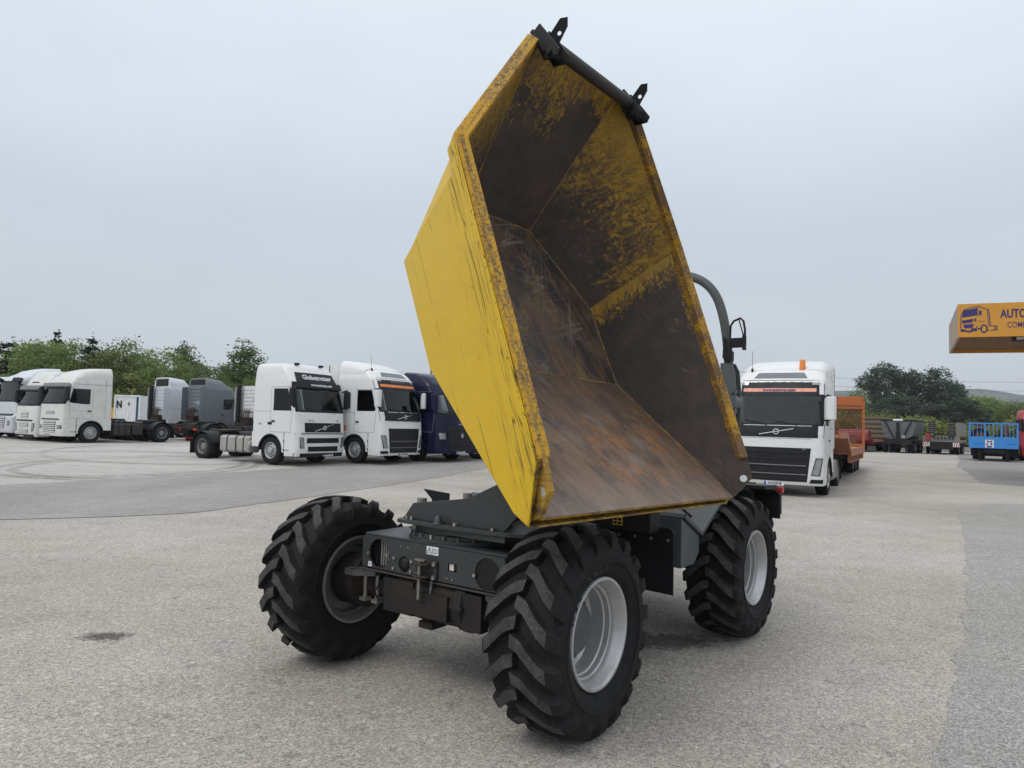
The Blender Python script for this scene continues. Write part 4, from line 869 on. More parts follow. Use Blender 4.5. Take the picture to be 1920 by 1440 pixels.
S.patch(1.118,1.15,-1.2,1.2,None,None,.010,14,1).build('bonnet_gap',BLKP,t1,smooth=40)
side_poly(t1,'side_badge',[(-.15,1.42),(-.15,1.52),(.06,1.52),(.06,1.42)],1.22,BLKP); side_poly(t1,'storage_hatch',[(-.80,2.1),(-.80,2.62),(-.15,2.62),(-.15,2.1)],1.215,WHITE,bevel=.01)
for x in(-.6,.6): MB().b2(x-.06,x+.06,.45,.6,3.60,3.68).build('roof_lamp',BLKP,t1)
text('lettering','460',.10,ALUD,t1,frame_m((0,1,0),(0,0,1),(1,0,0),(1.224,-.55,1.44)),.002)
# --- 2: white tractor unit with orange stripe header
LV4=[(.28,1.40,1.20,.20,.05),(.42,1.46,1.22,.22,.06),(1.15,1.47,1.22,.22,.06),(1.75,1.44,1.22,.24,.06),(1.98,1.38,1.22,.24,.06),(2.82,1.10,1.22,.26,.06),(3.22,.93,1.20,.28,.06),(3.45,.70,1.14,.30,.07),(3.62,.28,1.02,.32,.07)]
ORG=plain('orange_stripe',(.78,.22,.05),.45)
WIN4=[(1.03,2.0),(.86,2.76),(.08,2.76),(.08,1.92),(.55,1.80),(.92,1.72)]
def modern(name,label,loc,head,plate,web,defl=True,beacon=False,mirm=WHITE,C=WHITE):
    t,S,cb=tractor(name,label,loc,head,dict(mat=C,lv=LV4,ws=(2.0,2.80,1.20,1.17),win=WIN4,mirm=mirm,tank=1))
    S.patch(2.83,3.24,-1.19,1.19,-1.16,1.16,.006,16,3).build('header_panel',DKP,t,smooth=40)
    s_=S.patch(2.90,3.0,-.98,.98,-.98,.98,.014,14,1).build('header_stripe',plain('salmon_stripe',(.78,.33,.24),.5) if beacon else ORG,t,smooth=40)
    if web: front_text(t,S,web,.115,2.95,NAVYT,0,.02,bold=.004)
    else: front_text(t,S,'GLOBETROTTER',.11,3.12,ALUD,0,.02,bold=.003)
    S.patch(1.62,1.96,-1.2,1.2,-1.21,1.21,.006,16,3).build('waist_panel',DKP,t,smooth=40)
    for z in(1.60,1.945): S.patch(z-.008,z+.008,-.9,.9,None,None,.012,12,1).build('trim_strip',CHROME,t,smooth=40)
    logo_bar(t,S,0,1.78,.9,.17); g=grille(t,S,.42,1.34,.80,.90,5)
    for z in(.62,.86): S.patch(z-.012,z+.012,-.78,.78,None,None,.03,12,1).build('chrome_strip',ALUD,g,smooth=40)
    headlamps(t,S,.60,1.08,.90,1.12,1.02,1.19); S.patch(.40,.50,.86,1.18,.9,1.19,.012,6,1).build('fog_lamp',DKP,t,smooth=40); S.patch(.40,.50,-1.18,-.86,-1.19,-.9,.012,6,1).build('fog_lamp',DKP,t,smooth=40)
    licence(t,S,.345,plate,.05); front_text(t,S,'FH',.06,1.30,CHROME,-.72,.02)
    if defl:
        deflector(t,C,[(.35,3.58),(.05,3.72),(-.45,3.86),(-.93,3.92)],1.16,1.08,3.35)
        for s in(1,-1): MB().prism([(-.96,1.3),(-.96,3.80),(-1.42,3.70),(-1.42,1.3)],'x',s*1.16,s*1.20).build('side_fairing',C,t,bevel=.01); MB().b2(s*1.155,s*1.205,-1.46,-1.425,1.3,3.72).build('fairing_edge',BLKP,t)
    S.patch(3.30,3.46,-.72,.72,-.62,.62,.012,10,2).build('roof_hatch',plain('grey_hatch',(.16,.17,.19),.4),t,smooth=40)
    for s in(1,-1): S.patch(3.10,3.17,*sorted((s*.86,s*1.06)),None,None,.014,4,1).build('marker_lamp',LENS,t,smooth=40)
    MB().tube([(.85,.45,3.5),(.86,.42,3.62)],.035,6).tube([(.86,.42,3.6),(.87,.38,4.15)],.006,5).build('antenna',BLKP,t)
    return t,S
t2,S=modern('truck_tractor','white tractor unit with orange header stripe beside the navy truck',(-5.3,28.2),R_(-31),'EX 309 BW','')
MB().b2(1.222,1.226,-.55,-.42,1.22,1.42).build('hazard_sticker',ORG,t2)
# --- 3: navy tractor unit
LVT=[(.28,1.40,1.20,.26,.10),(.42,1.46,1.22,.28,.12),(1.15,1.46,1.22,.30,.12),(1.9,1.34,1.22,.30,.12),(2.75,1.05,1.20,.32,.10),(3.1,.85,1.16,.34,.10),(3.4,.45,1.06,.34,.10),(3.5,.2,.98,.34,.10)]
t3,S,cb=tractor('truck_tractor','glossy navy blue tractor unit half behind the yellow skip',(-3.15,29.95),R_(-37),dict(mat=NAVY,lv=LVT,ws=(1.95,2.68,1.16,1.10),win=[(1.0,1.95),(.80,2.65),(.12,2.65),(.12,1.95),(.6,1.85)],mirm=NAVY))
g=grille(t3,S,.45,1.38,.62,.78,7); logo_bar(t3,S,0,1.05,.01,.22); headlamps(t3,S,.88,1.16,.80,1.14,.84,1.18); licence(t3,S,.36,'82 57 LN',.0)
deflector(t3,NAVY,[(.1,3.44),(-.3,3.56),(-.9,3.62)],1.05,1.0,3.3); front_text(t3,S,'RENAULT',.07,1.50,CHROME,0,.01)
MB().b2(1.222,1.226,-.62,-.50,1.12,1.34).build('hazard_sticker',ORG,t3); text('lettering','460T',.1,CHROME,t3,frame_m((0,1,0),(0,0,1),(1,0,0),(1.224,-.3,1.72)),.002)
# --- 4: right foreground truck
t4,S=modern('truck_tractor','white tractor unit with amber beacon coupled to the orange low loader',(8.1,21.15),R_(-120),'AX43HE','www.autoimp.com',beacon=True)
bc=MB().lathe([(3.58,.0),(3.58,.09),(3.64,.095),(3.66,.085),(3.84,.08),(3.87,.06),(3.88,0)],16,'z',(-.52,.30,0)).build('beacon',ORL,t4,smooth=40)
# --- 5: far left row
LVD=[(.30,1.33,1.20,.16,.04),(.45,1.38,1.22,.18,.05),(1.15,1.36,1.22,.20,.05),(1.95,1.34,1.22,.20,.05),(2.70,1.15,1.22,.22,.05),(2.95,1.05,1.20,.24,.05),(3.2,.85,1.16,.26,.05),(3.32,.5,1.1,.28,.05)]
WIND=[(1.06,1.95),(.92,2.62),(.10,2.62),(.10,1.88),(.5,1.88)]
hb_=R_(236)
def row(i): return (-21.5-2.62*.83*i,35.66+2.62*.56*i)
t5,S,cb=tractor('truck_tractor','cream white tractor unit seen side on, end of the left row',row(0),hb_,dict(mat=WHITE_D,lv=LVD,ws=(1.92,2.68,1.14,1.12),win=WIND,tank=1,tankm=CHAS,seams=[(-.02,1.2,-.02,2.7),(1.0,1.2,1.03,1.9),(-.62,1.2,-.62,3.1),(-.95,2.85,.9,2.85),(-.02,1.55,.98,1.55),(-.02,1.18,.98,1.18)]))
deflector(t5,WHITE_D,[(.75,3.22),(.3,3.50),(-.3,3.66),(-.93,3.70)],1.17,1.08,2.95); S.patch(2.66,2.80,-1.18,1.18,-1.16,1.16,.22,14,2,.05).build('sun_visor',ALUD,t5,smooth=40)
grille(t5,S,1.38,1.52,.42,.42,3,DKP,WHITE_D); grille(t5,S,.50,1.04,.62,.62,6,DKP,WHITE_D); headlamps(t5,S,.68,.84,.78,1.12,.78,1.12); licence(t5,S,.38,'45 20 XF',.1); S.patch(1.10,1.16,-.9,.9,None,None,.01,12,1).build('bonnet_gap',BLKP,t5,smooth=40)
side_poly(t5,'storage_hatch',[(-.50,2.0),(-.50,2.6),(-.12,2.6),(-.12,2.0)],1.215,WHITE_D,bevel=.01)
t6,S,cb=tractor('truck_tractor','white tractor unit with red roof letters in the left row',row(1),hb_,dict(mat=WHITE_D,lv=LV12,ws=(1.92,2.66,1.14,1.10),win=WINF,tank=1,tankm=CHAS,lift=-.12))
grille(t6,S,1.25,1.55,.42,.42,4,DKP,WHITE); grille(t6,S,.82,1.02,.52,.52,3,DKP,WHITE); grille(t6,S,.52,.70,.52,.52,3,DKP,WHITE); headlamps(t6,S,.60,1.0,.80,1.02,.86,1.08); S.patch(2.64,2.82,-1.1,1.1,-1.08,1.08,.2,14,2,.05).build('sun_visor',ALUD,t6,smooth=40)
S.patch(1.10,1.17,-.9,.9,None,None,.01,12,1).build('bonnet_gap',BLKP,t6,smooth=40); licence(t6,S,.38,'61 18 QE',.2); S.patch(.30,.44,-1.2,1.2,None,None,.012,14,2).build('bumper_strip',DKP,t6,smooth=40)
text('lettering','enas',.42,plain('red_letters',(.12,.02,.03),.5),t6,frame_m((-1,0,0),(0,0,1),(0,1,0),(0,.95,3.02)),.03,bold=.012)
LVM=[(.30,1.30,1.2,.16,.03),(.45,1.38,1.24,.16,.03),(1.15,1.40,1.24,.16,.03),(1.3,1.22,1.24,.14,.04),(2.0,1.22,1.24,.14,.04),(3.0,1.12,1.24,.16,.04),(3.2,1.0,1.2,.2,.04),(3.4,.6,1.1,.25,.04)]
t7,S,cb=tractor('truck_tractor','boxy white tractor unit with tall windscreen and black visor wings',row(2.05),hb_,dict(mat=SILV,lv=LVM,ws=(2.0,3.0,1.16,1.12),win=[(1.0,2.0),(.95,2.8),(.1,2.8),(.1,2.0),(.5,2.0)],tank=1,tankm=CHAS,w=1.24))
deflector(t7,SILV,[(.7,3.3),(.2,3.62),(-.4,3.78),(-.93,3.80)],1.15,1.05,3.1); grille(t7,S,.55,1.15,.42,.55,6,DKP,SILV); S.patch(1.2,1.3,-1.1,1.1,None,None,.012,12,1).build('bonnet_gap',BLKP,t7,smooth=40)
for s in(1,-1): S.patch(2.98,3.1,*sorted((s*.75,s*1.2)),None,None,.2,5,1,.04).build('visor_wing',BLKP,t7,smooth=40)
headlamps(t7,S,.70,.95,.72,1.0,.76,1.05); licence(t7,S,.38,'33 90 ML',.2)
t8,S,cb=tractor('truck_tractor','pale silver white tractor unit cut off by the left picture edge',row(3.15),hb_,dict(mat=SILV,lv=LVD,ws=(1.92,2.68,1.14,1.12),win=WIND,tank=1,tankm=CHAS))
grille(t8,S,.5,1.1,.62,.7,5); headlamps(t8,S,.68,.9,.8,1.12,.8,1.12); grille(t8,S,1.3,1.5,.6,.6,3)
# --- back row, seen from behind
hb2=R_(50)
LVP=[(.30,1.33,1.18,.2,.06),(1.15,1.36,1.20,.22,.06),(1.9,1.30,1.20,.22,.06),(2.6,1.08,1.20,.25,.06),(3.1,.90,1.18,.28,.06),(3.32,.6,1.12,.3,.06)]
WINP=[(1.05,1.95),(.95,2.5),(.15,2.5),(.15,1.75),(.6,1.62)]
def rearview(label,px,depth,C,lv,top,stack,name='truck_tractor',wb=3.7):
    p=at(px,820,depth); 
    t,S,cb=tractor(name,label,(p.x,p.y),hb2,dict(mat=C,lv=lv,ws=(1.92,2.5,1.12,1.08),win=WINP,w=1.20,wb=wb,tank=-1,tankm=CHAS,mirm=BLKP))
    cab_rear(t,-.95,1.15,lv[-1][0],C,stack)
    if top:
        d=deflector(t,C,[(.55,lv[-1][0]-.05),(.1,top-.12),(-.9,top)],1.12,1.02,lv[-1][0]-.25); MB().b2(-.85,.85,-.93,-.905,lv[-1][0]+.02,top-.10).build('deflector_shade_panel',BLKP,t)  # flat black panel on the closed back stands for the shaded deflector hollow
    for s in(1,-1): MB().prism([(-.95,1.2),(-.95,lv[-1][0]-.1),(-1.30,lv[-1][0]-.15),(-1.30,1.2)],'x',s*1.13,s*1.17).build('side_fairing',C,t,bevel=.01)
    return t,S
t9,S=rearview('matt grey tractor unit facing away with round side window',393,44.0,GREYT,LVP,3.75,False)
text('lettering','> OO',.3,PLATEW,t9,frame_m((1,0,0),(0,0,1),(0,-1,0),(.15,-.972,2.25)),.002)
t10,S=rearview('silver white tractor unit facing away beside the grey one',325,47.5,SILV,LVP,3.9,True)
t11,S=rearview('white tractor unit facing away, hidden behind the black sign truck',494,43.0,WHITE,LVP,0,True)
text('lettering','11',.22,INK,t11,frame_m((1,0,0),(0,0,1),(0,-1,0),(.35,-.972,2.45)),.002)
# --- hidden neighbours
p=at(898,857,31.0); t12,S,cb=tractor('truck_tractor','white truck of which only a wheel shows under the yellow skip',(p.x+.5,p.y+.85),R_(-34),dict(mat=WHITE,lv=LV12,ws=(1.95,2.78,1.17,1.14),win=WINF,tank=1)); grille(t12,S,1.18,1.52,.9,.9,4)
p=at(1385,830,34); t13,S,cb=tractor('truck_tractor','white truck peeking out left of the amber beacon truck',(p.x+.3,p.y),R_(-112),dict(mat=WHITE,lv=LV12,ws=(1.95,2.78,1.17,1.14),win=WINF,mirm=WHITE)); grille(t13,S,1.18,1.52,.9,.9,4)
# --- red truck on the right edge
p=at(1952,850,47); REDP=paint('red_truck_paint',(.36,.03,.035),.35,.2); t14,S,cb=tractor('truck_tractor','red tractor unit cut off by the right picture edge',(p.x,p.y),R_(-118),dict(mat=REDP,lv=LVD,ws=(1.92,2.68,1.14,1.12),win=WIND)); grille(t14,S,.5,1.1,.7,.7,5); headlamps(t14,S,.6,.85,.8,1.12,.8,1.12)
# ================================================================== TRAILERS
def place(name,label,px,py,depth,head,cat='trailer',group='trailers parked along the far edge'):
    p=at(px,py,depth); return thing(name,label,cat,(p.x,p.y,gz(p.x,p.y)),head-math.pi/2,group)
def axle_set(root,y,dual=False,sc=.95,x=1.02):
    MB().b2(-.95,.95,y-.07,y+.07,.42,.56).build('axle',CHAS,root)
    for s in(1,-1):
        wheel(root,s*x,y,False,.5*sc,sc)
        if dual: t_=obj('inner_tyre',TYR,root); t_.location=(s*.64,y,.5*sc); t_.scale=(sc,sc,sc)
OT=paint('orange_trailer_paint',(.42,.125,.035),.55,.75,dirtc=(.19,.075,.04)); OTF=paint('faded_orange_deck',(.46,.19,.10),.7,.6,dirtc=(.30,.20,.15)); OTD=paint('rusty_mesh',(.15,.045,.022),.7,.7,dirtc=(.07,.04,.03))
# orange low loader behind the beacon truck (origin on the ground under its rear axles)
hd=R_(-120); fx,fy=8.1,21.15; bx,by=fx-math.cos(hd)*10.4,fy-math.sin(hd)*10.4
lo=thing('low_loader','rusty orange low loader trailer with upright mesh ramps behind the beacon truck','trailer',(bx,by,gz(bx,by)),hd-math.pi/2)
d=MB(); d.b2(-1.25,1.25,-2.4,4.2,.80,.98); d.prism([(4.2,.88),(4.2,.98),(5.35,1.50),(7.6,1.50),(7.6,1.40),(5.4,1.40)],'x',-1.19,1.19); d.build('deck',OTF,lo,bevel=.01)
for s in(1,-1):
    MB().b2(s*1.251,s*1.30,-2.45,4.25,.74,1.02).build('side_beam',OTF,lo); MB().prism([(4.15,.85),(4.15,1.02),(5.3,1.60),(7.6,1.60),(7.6,1.40),(5.4,1.40)],'x',s*1.20,s*1.28).build('gooseneck_rail',OTF,lo)
    r=MB()
    for k in range(9): y=-2.3+k*.8; r.b2(s*1.16,s*1.245,y-.03,y+.03,.52,.80)
    r.b2(s*1.18,s*1.24,-2.3,4.1,.50,.54); r.build('side_rail',OTF,lo)
for y in(-1.3,0.,1.3): axle_set(lo,y,True,.82,1.0)
MB().b2(-.8,.8,-2.3,6.8,.55,.80).build('chassis',CHAS,lo)
for s in(1,-1):   # ramps standing upright at the tail
    f=MB(); x0,x1=s*.05,s*1.24
    for x in(x0,x1): f.b2(x-.05,x+.05,-2.62,-2.50,1.0,3.15)
    for z in(1.05,2.72,3.10): f.b2(min(x0,x1),max(x0,x1),-2.61,-2.51,z-.06,z+.06)
    RP=f.build('loading_ramp',OT,lo,bevel=.008)
    for k in range(17): z=1.14+k*.092; MB().b2(min(x0,x1)+.04,max(x0,x1)-.04,-2.59,-2.54,z-.016,z+.016).build('ramp_bar',OTD,RP)
    g=MB()
    for k in range(11): x=min(x0,x1)+.10+k*.10; g.b2(x-.009,x+.009,-2.57,-2.555,1.1,2.68)
    g.build('ramp_mesh',OTD,RP)
    MB().b2(min(x0,x1)+.03,max(x0,x1)-.03,-2.66,-2.48,2.80,3.22).build('ramp_foot',OT,RP,bevel=.02) if s<0 else None
    MB().b2(s*.5,s*.95,-2.67,-2.61,1.12,1.35).build('number_board',plain('dirty_white_board',(.5,.45,.42),.6),RP)
# blue drawbar trailer, headboard towards the viewer
BLU=paint('blue_trailer_paint',(.045,.24,.62),.4,.15,dirtc=(.1,.2,.35))
bl=place('flatbed_trailer','bright blue flatbed trailer with open rail headboard',1863,866,43.8,R_(-124)); bl['group']='trailers parked along the far edge'
MB().b2(-1.27,1.27,-7,.0,.86,1.05).build('deck',BLU,bl,bevel=.01); hbd=MB().b2(-1.27,1.27,.001,.08,.80,1.50).build('headboard',BLU,bl,bevel=.01)
for x in(-1.22,-.42,.42,1.22): MB().b2(x-.05,x+.05,.0,.095,1.50,2.35).build('headboard_post',BLU,bl)
for x in(-1.02,-.82,-.62,-.2,0,.2,.62,.82,1.02): MB().b2(x-.015,x+.015,.03,.06,1.5,2.3).build('headboard_rail',BLU,bl)
MB().b2(-1.27,1.27,.001,.09,2.28,2.37).build('headboard_cap',BLU,bl)
pn=MB().b2(-.02,.42,.081,.09,.84,1.32).build('coupling_panel',PLATEW,bl)
for x,z in((.12,1.22),(.28,1.22),(.10,1.06),(.32,1.06)): MB().cyl((x,.09,z),(x,.13,z),.05,10).build('coupling_socket',INK if z>1.1 else CHAS,pn)
MB().b2(.08,.34,.09,.10,.86,.95).build('name_plate',BLUE_EU,pn)
for x in(-.95,.75): MB().b2(x-.25,x+.25,.081,.11,1.1,1.16).build('tie_slot',BLU,bl)
for s in(1,-1): MB().b2(s*.62,s*.80,-.9,-.7,.02,.86).b2(s*.58,s*.84,-1.0,-.6,.0,.03).build('landing_leg',CHAS,bl)
for y in(-4.6,-5.8): axle_set(bl,y,True)
MB().b2(-.5,.5,-6.8,-.2,.5,.86).build('chassis',CHAS,bl); MB().b2(-1.2,1.2,-1.6,-1.2,.3,.84).build('storage_box',BLKP,bl)
for x in(-.75,.65): 
    for o_ in(0,.28): MB().b2(x+o_-.07,x+o_+.07,-6.9,-6.7,1.05,2.45).build('rear_ramp',plain('dark_red_ramp',(.16,.03,.03),.6),bl)
sw_=MB().lathe([(-.1,.25),(-.12,.45),(0,.5),(.12,.45),(.1,.25)],24,'y',(.70,-.7,1.56)); sw_.build('spare_tyre',TW,bl,smooth=40)
for x,s in((-.45,1),(.25,1)): MB().b2(x-.09,x+.09,-.45,-.40,.52,.70).build('marker_lamp',plain('amber_dull',(.45,.33,.1),.4),bl)
# grey machinery trailer with two ramps
GRT=paint('grey_green_deck',(.19,.19,.17),.7,.5); fl=place('low_bed_trailer','grey low bed trailer with two dark upright ramps and striped boards',1765,852,57,R_(-126))
MB().b2(-1.27,1.27,-6.5,0,.98,1.15).build('deck',GRT,fl); MB().b2(-1.27,1.27,0,.1,1.0,1.50).build('front_board',GRT,fl)
for s in(.62,-.72):
    rp_=MB().b2(s-.22,s+.22,.12,.24,1.5,2.58).build('upright_ramp',BLK,fl)
    for k in range(6): MB().b2(s-.19,s+.19,.241,.28,1.58+k*.17,1.64+k*.17).build('ramp_rung',plain('rung_grey',(.14,.14,.14),.6),rp_)
MB().b2(-1.30,-1.0,-6.5,.1,1.5,2.55).build('side_stake',GRT,fl); rb2=MB().b2(.75,1.02,.1,.32,1.12,1.62).build('red_toolbox',paint('red_box',(.38,.02,.03),.5),fl,bevel=.02)
MB().cyl((.62,.2,1.5),(.62,.2,1.62),.07,10).build('amber_beacon',plain('amber_beacon_lens',(.6,.42,.1),.3),fl)
random.seed(5)
for k in range(6): 
    x=-.8+k*.25; MB().b2(x-.05,x+.07,.101,.22,1.22,1.34+random.random()*.1).build('valve_block',CHAS,fl,bevel=.01)
for s in(1,-1):
    sb2=MB().b2(s*.80,s*1.27,.1,.12,.62,.96).build('hazard_board',PLATEW,fl)
    for k in range(3): a=.84+k*.15; MB().prism([(s*a,.63),(s*(a+.07),.63),(s*(a+.15),.95),(s*(a+.08),.95)],'y',.121,.124).build('hazard_stripe',plain('hazard_red',(.3,.03,.03),.5),sb2)
    MB().b2(s*.5,s*.62,-.5,-.38,.02,.98).build('landing_leg',CHAS,fl)
for y in(-1.2,-4.6,-5.8): axle_set(fl,y,True,.82)
MB().b2(-.8,.8,-6,.05,.40,.98).build('chassis',BLKP,fl)
# grey tipper trailer
TIP=paint('dull_alloy_body',(.13,.14,.15),.5,.4,.3,(.09,.085,.08)); tp_=place('tipper_trailer','dull grey tipper trailer with rounded body and black top rail',1684,848,58,R_(-127))
def trg(y,k=1.): 
    o=[]
    for x,z in((-1.25,2.58),(-1.22,1.9),(-1.0,1.35),(-.55,1.12),(.55,1.12),(1.0,1.35),(1.22,1.9),(1.25,2.58)): o.append(V((x*k,y,z)))
    return o
MB().loft([trg(-5.2),trg(-1.0),trg(-.0,.97)]).build('body',TIP,tp_,smooth=30)
MB().b2(-1.32,1.32,-5.25,.06,2.585,2.70).build('top_rail',BLK,tp_,bevel=.03); MB().b2(-.35,.35,.0,.10,2.6,2.75).build('white_marker',PLATEW,tp_)
for s in(1,-1): MB().tube([(s*.95,.05,2.55),(s*.30,.08,1.2)],.07,8).build('front_brace',CHAS,tp_,smooth=40)
MB().cyl((0,.22,.9),(0,.18,2.45),.10,12).cyl((0,.22,.9),(0,.2,1.7),.14,12).build('tipping_ram',BLK,tp_,smooth=40); MB().cyl((-.38,.05,1.32),(-.38,.14,1.32),.14,14).build('hose_reel',ALU,tp_)
MB().b2(.70,1.10,.0,.03,1.65,2.1).build('name_board',TIP,tp_); MB().b2(-1.0,1.0,-5.1,.25,.70,1.10).build('chassis',BLKP,tp_)
for y in(-.55,-3.2,-4.4): axle_set(tp_,y,True)
for s in(1,-1): MB().b2(s*.9,s*1.24,-1.1,.05,1.02,1.08).build('mudguard',BLKP,tp_); MB().b2(s*.60,s*.70,.0,.1,.05,.8).build('landing_leg',CHAS,tp_)
# dark red low trailer
rd=place('low_trailer','dark red low trailer with tan upright ramp behind the orange loader',1611,846,60,R_(-128)); RDM=paint('dark_red_paint',(.22,.02,.03),.5,.3)
MB().prism([(-6,.6),(-6,.85),(.4,.85),(1.2,1.25),(2.6,1.25),(2.6,.95),(1.4,.95),(.6,.6)],'x',-1.2,1.2).build('deck',RDM,rd,bevel=.02); MB().prism([(1.1,1.26),(1.3,1.75),(2.0,1.80),(2.5,1.6),(2.6,1.26)],'x',-1.15,1.15).build('gooseneck_cover',RDM,rd,bevel=.05)
tr_=MB().b2(-1.2,1.2,-6.2,-6.0,.85,3.0).build('upright_ramp',paint('tan_ramp',(.17,.13,.08),.7,.5),rd)
for k in range(5): MB().b2(-1.2,1.2,-5.99,-5.95,1.1+k*.42,1.18+k*.42).build('ramp_rung',CHAS,tr_)
for y in(-5.2,-4.2): axle_set(rd,y,True,.8)
for s in(1,-1): MB().b2(s*.6,s*.7,1.6,1.7,.02,.96).build('landing_leg',CHAS,rd)
# ================================================================== CONTAINERS AND SHEDS (left, behind the trucks)
def container(label,px,depth,w,l,h,col,head,z0=0.,door=None,name='shipping_container'):
    p=at(px,810,depth); t=thing(name,label,'container',(p.x,p.y,gz(p.x,p.y)+z0),head,'containers behind the trucks'); mt=paint('container_paint_'+str(px),col,.5,.3)
    MB().b2(-l/2,l/2,-w/2,w/2,.12,h).build('box_body',mt,t)
    n=int(l/.28)
    for s in(1,-1):
        m=MB()
        for k in range(n): x=-l/2+.14+k*l/n; m.prism([(x,s*w/2),(x+.06,s*(w/2+.035)),(x+.14,s*(w/2+.035)),(x+.2,s*w/2)],'z',.25,h-.12)
        m.build('corrugation',mt,t)
    for x in(-l/2,l/2):
        for y in(-w/2,w/2): MB().b2(x-.07,x+.07,y-.07,y+.07,0,h+.02).build('corner_post',mt,t)
    for s in(1,-1): MB().b2(-l/2,l/2,s*w/2-.06,s*w/2+.06,h-.08,h+.04).build('top_rail',mt,t)
    return t,mt
c1,mt=container('white shipping container with a dark logo behind the tractor row',262,56,2.44,2.6,2.85,(.66,.68,.69),R_(-22))
text('emblem','N',.75,BLKP,c1,frame_m((1,0,0),(0,0,1),(0,-1,0),(-.85,-1.275,2.15)),.004,bold=.03); text('emblem','4',.45,BLKP,c1,frame_m((1,0,0),(0,0,1),(0,-1,0),(.15,-1.275,2.2)),.004)
MB().b2(.95,1.28,-1.27,-1.245,.3,2.75).build('blue_door',paint('blue_door_paint',(.025,.06,.13),.5,.2),c1)
container('grey white container to the right of the blue door',287,60.0,2.44,2.2,2.8,(.48,.48,.46),R_(-22))
container('yellow open frame container behind the cream truck',214,60,2.44,3.2,1.9,(.62,.38,.03),R_(-22))
container('dark red container standing behind the yellow one',222,64,2.44,5.5,2.6,(.22,.05,.04),R_(-22))
container('grey box trailer body between the grey and white trucks',427,47,2.4,2.2,2.9,(.25,.245,.24),R_(-30),name='box_body_trailer')
# ================================================================== CANOPY WITH SIGN
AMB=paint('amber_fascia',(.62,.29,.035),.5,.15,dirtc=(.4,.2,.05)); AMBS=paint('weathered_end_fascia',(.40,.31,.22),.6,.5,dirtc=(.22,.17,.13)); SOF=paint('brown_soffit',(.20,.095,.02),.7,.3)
ex=V((.923,-.385,0)).normalized(); ey=V((.482,.876,0)).normalized()
cp=thing('forecourt_canopy','amber canopy fascia with a navy truck emblem at the right edge','canopy',(15.65,25.0,0),math.atan2(ex.y,ex.x))
Z0,Z1=5.26,6.43; LW=13.; DP=5.7
inv=Matrix.Rotation(-math.atan2(ex.y,ex.x),3,'Z'); e2=inv@ey
def cpt(u,v): return (u+e2.x*v,e2.y*v)
MB().prism([cpt(0,0),cpt(LW,0),cpt(LW,.08),cpt(0,.08)],'z',Z0,Z1).build('front_fascia',AMB,cp)
for a_,b_ in((.0802,DP*.5-.01),(DP*.5+.01,DP)): MB().prism([cpt(0,a_),cpt(.08,a_),cpt(.08,b_),cpt(0,b_)],'z',Z0,Z1).build('end_fascia_panel',AMBS,cp)
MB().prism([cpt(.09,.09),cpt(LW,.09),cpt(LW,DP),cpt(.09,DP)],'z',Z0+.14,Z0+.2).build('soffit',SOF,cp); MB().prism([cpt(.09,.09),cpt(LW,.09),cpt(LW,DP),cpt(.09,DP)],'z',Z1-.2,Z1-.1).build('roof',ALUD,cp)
MB().prism([cpt(0,DP+.001),cpt(LW,DP+.001),cpt(LW,DP+.08),cpt(0,DP+.08)],'z',Z0,Z1).build('back_fascia',AMB,cp)
q=cpt(2.05,1.3); fl_=MB().b2(q[0]-.28,q[0]+.28,q[1]-.2,q[1]+.2,Z0-.02,Z0+.139).build('floodlight',BLKP,cp); MB().b2(q[0]-.22,q[0]+.22,q[1]-.215,q[1]-.201,Z0+.0,Z0+.10).build('lens',PLATEW,fl_)
for u in(4.5,10.5):
    q=cpt(u,3.2); MB().b2(q[0]-.2,q[0]+.2,q[1]-.2,q[1]+.2,0,Z0+.14).build('column',ALUD,cp)
INKN=plain('sign_navy',(.035,.025,.14),.5); zc=(Z0+Z1)/2
def sg(body,size,x,z,**k): return text('lettering',body,size,INKN,cp,frame_m((1,0,0),(0,0,1),(0,-1,0),(x,-.003,z))@Matrix.Diagonal((.66,1,1,1)),.003,align='LEFT',**k)
sg('AUTO T',.41,1.27,zc+.19,bold=.012); sg('COMPR',.29,1.46,zc-.20,bold=.001)
# truck emblem, drawn as strokes in sign units (crop pixels)
def E(x,y): return ((x-945)/500*2.06+.0, Z1-(y-118)/250*(Z1-Z0))
em=MB()
def fill(pts): em.prism([E(*p) for p in pts],'y',-.008,-.001)
def stroke(pts,w=6,close=False):
    n=len(pts)
    for i in range(n if close else n-1):
        a=V(E(*pts[i]));b=V(E(*pts[(i+1)%n])); d_=(b-a).normalized(); pq=V((-d_.y,d_.x))*w/500*1.03; em.prism([a-pq,b-pq,b+pq,a+pq],'y',-.0075-.0005*(i%2),-.001)
fill([(985,170),(1085,150),(1088,205),(975,222)]); fill([(975,243),(1060,232),(1050,258),(978,266)]); fill([(1066,230),(1080,226),(1078,250),(1062,254)]); fill([(1100,172),(1118,172),(1118,206),(1100,206)])
stroke([(966,290),(968,205),(990,165),(1050,145),(1095,140),(1170,168),(1180,285)]); stroke([(1160,168),(1168,282)],4); stroke([(1090,148),(1094,215)],3)
stroke([(966,290),(968,325),(1080,322),(1084,285)]); fill([(966,308),(1010,314),(1010,326),(968,326)]); fill([(1040,305),(1084,300),(1082,322),(1040,324)]); fill([(985,274),(1062,270),(1050,300),(990,302)])
fill([(1005,326),(1050,326),(1040,334),(1015,334)]); stroke([(1165,286),(1226,288),(1230,318),(1190,322)],4); stroke([(1160,320),(1205,322)],4); stroke([(1092,250),(1140,255)],3); fill([(1092,300),(1106,300),(1106,314),(1092,314)])
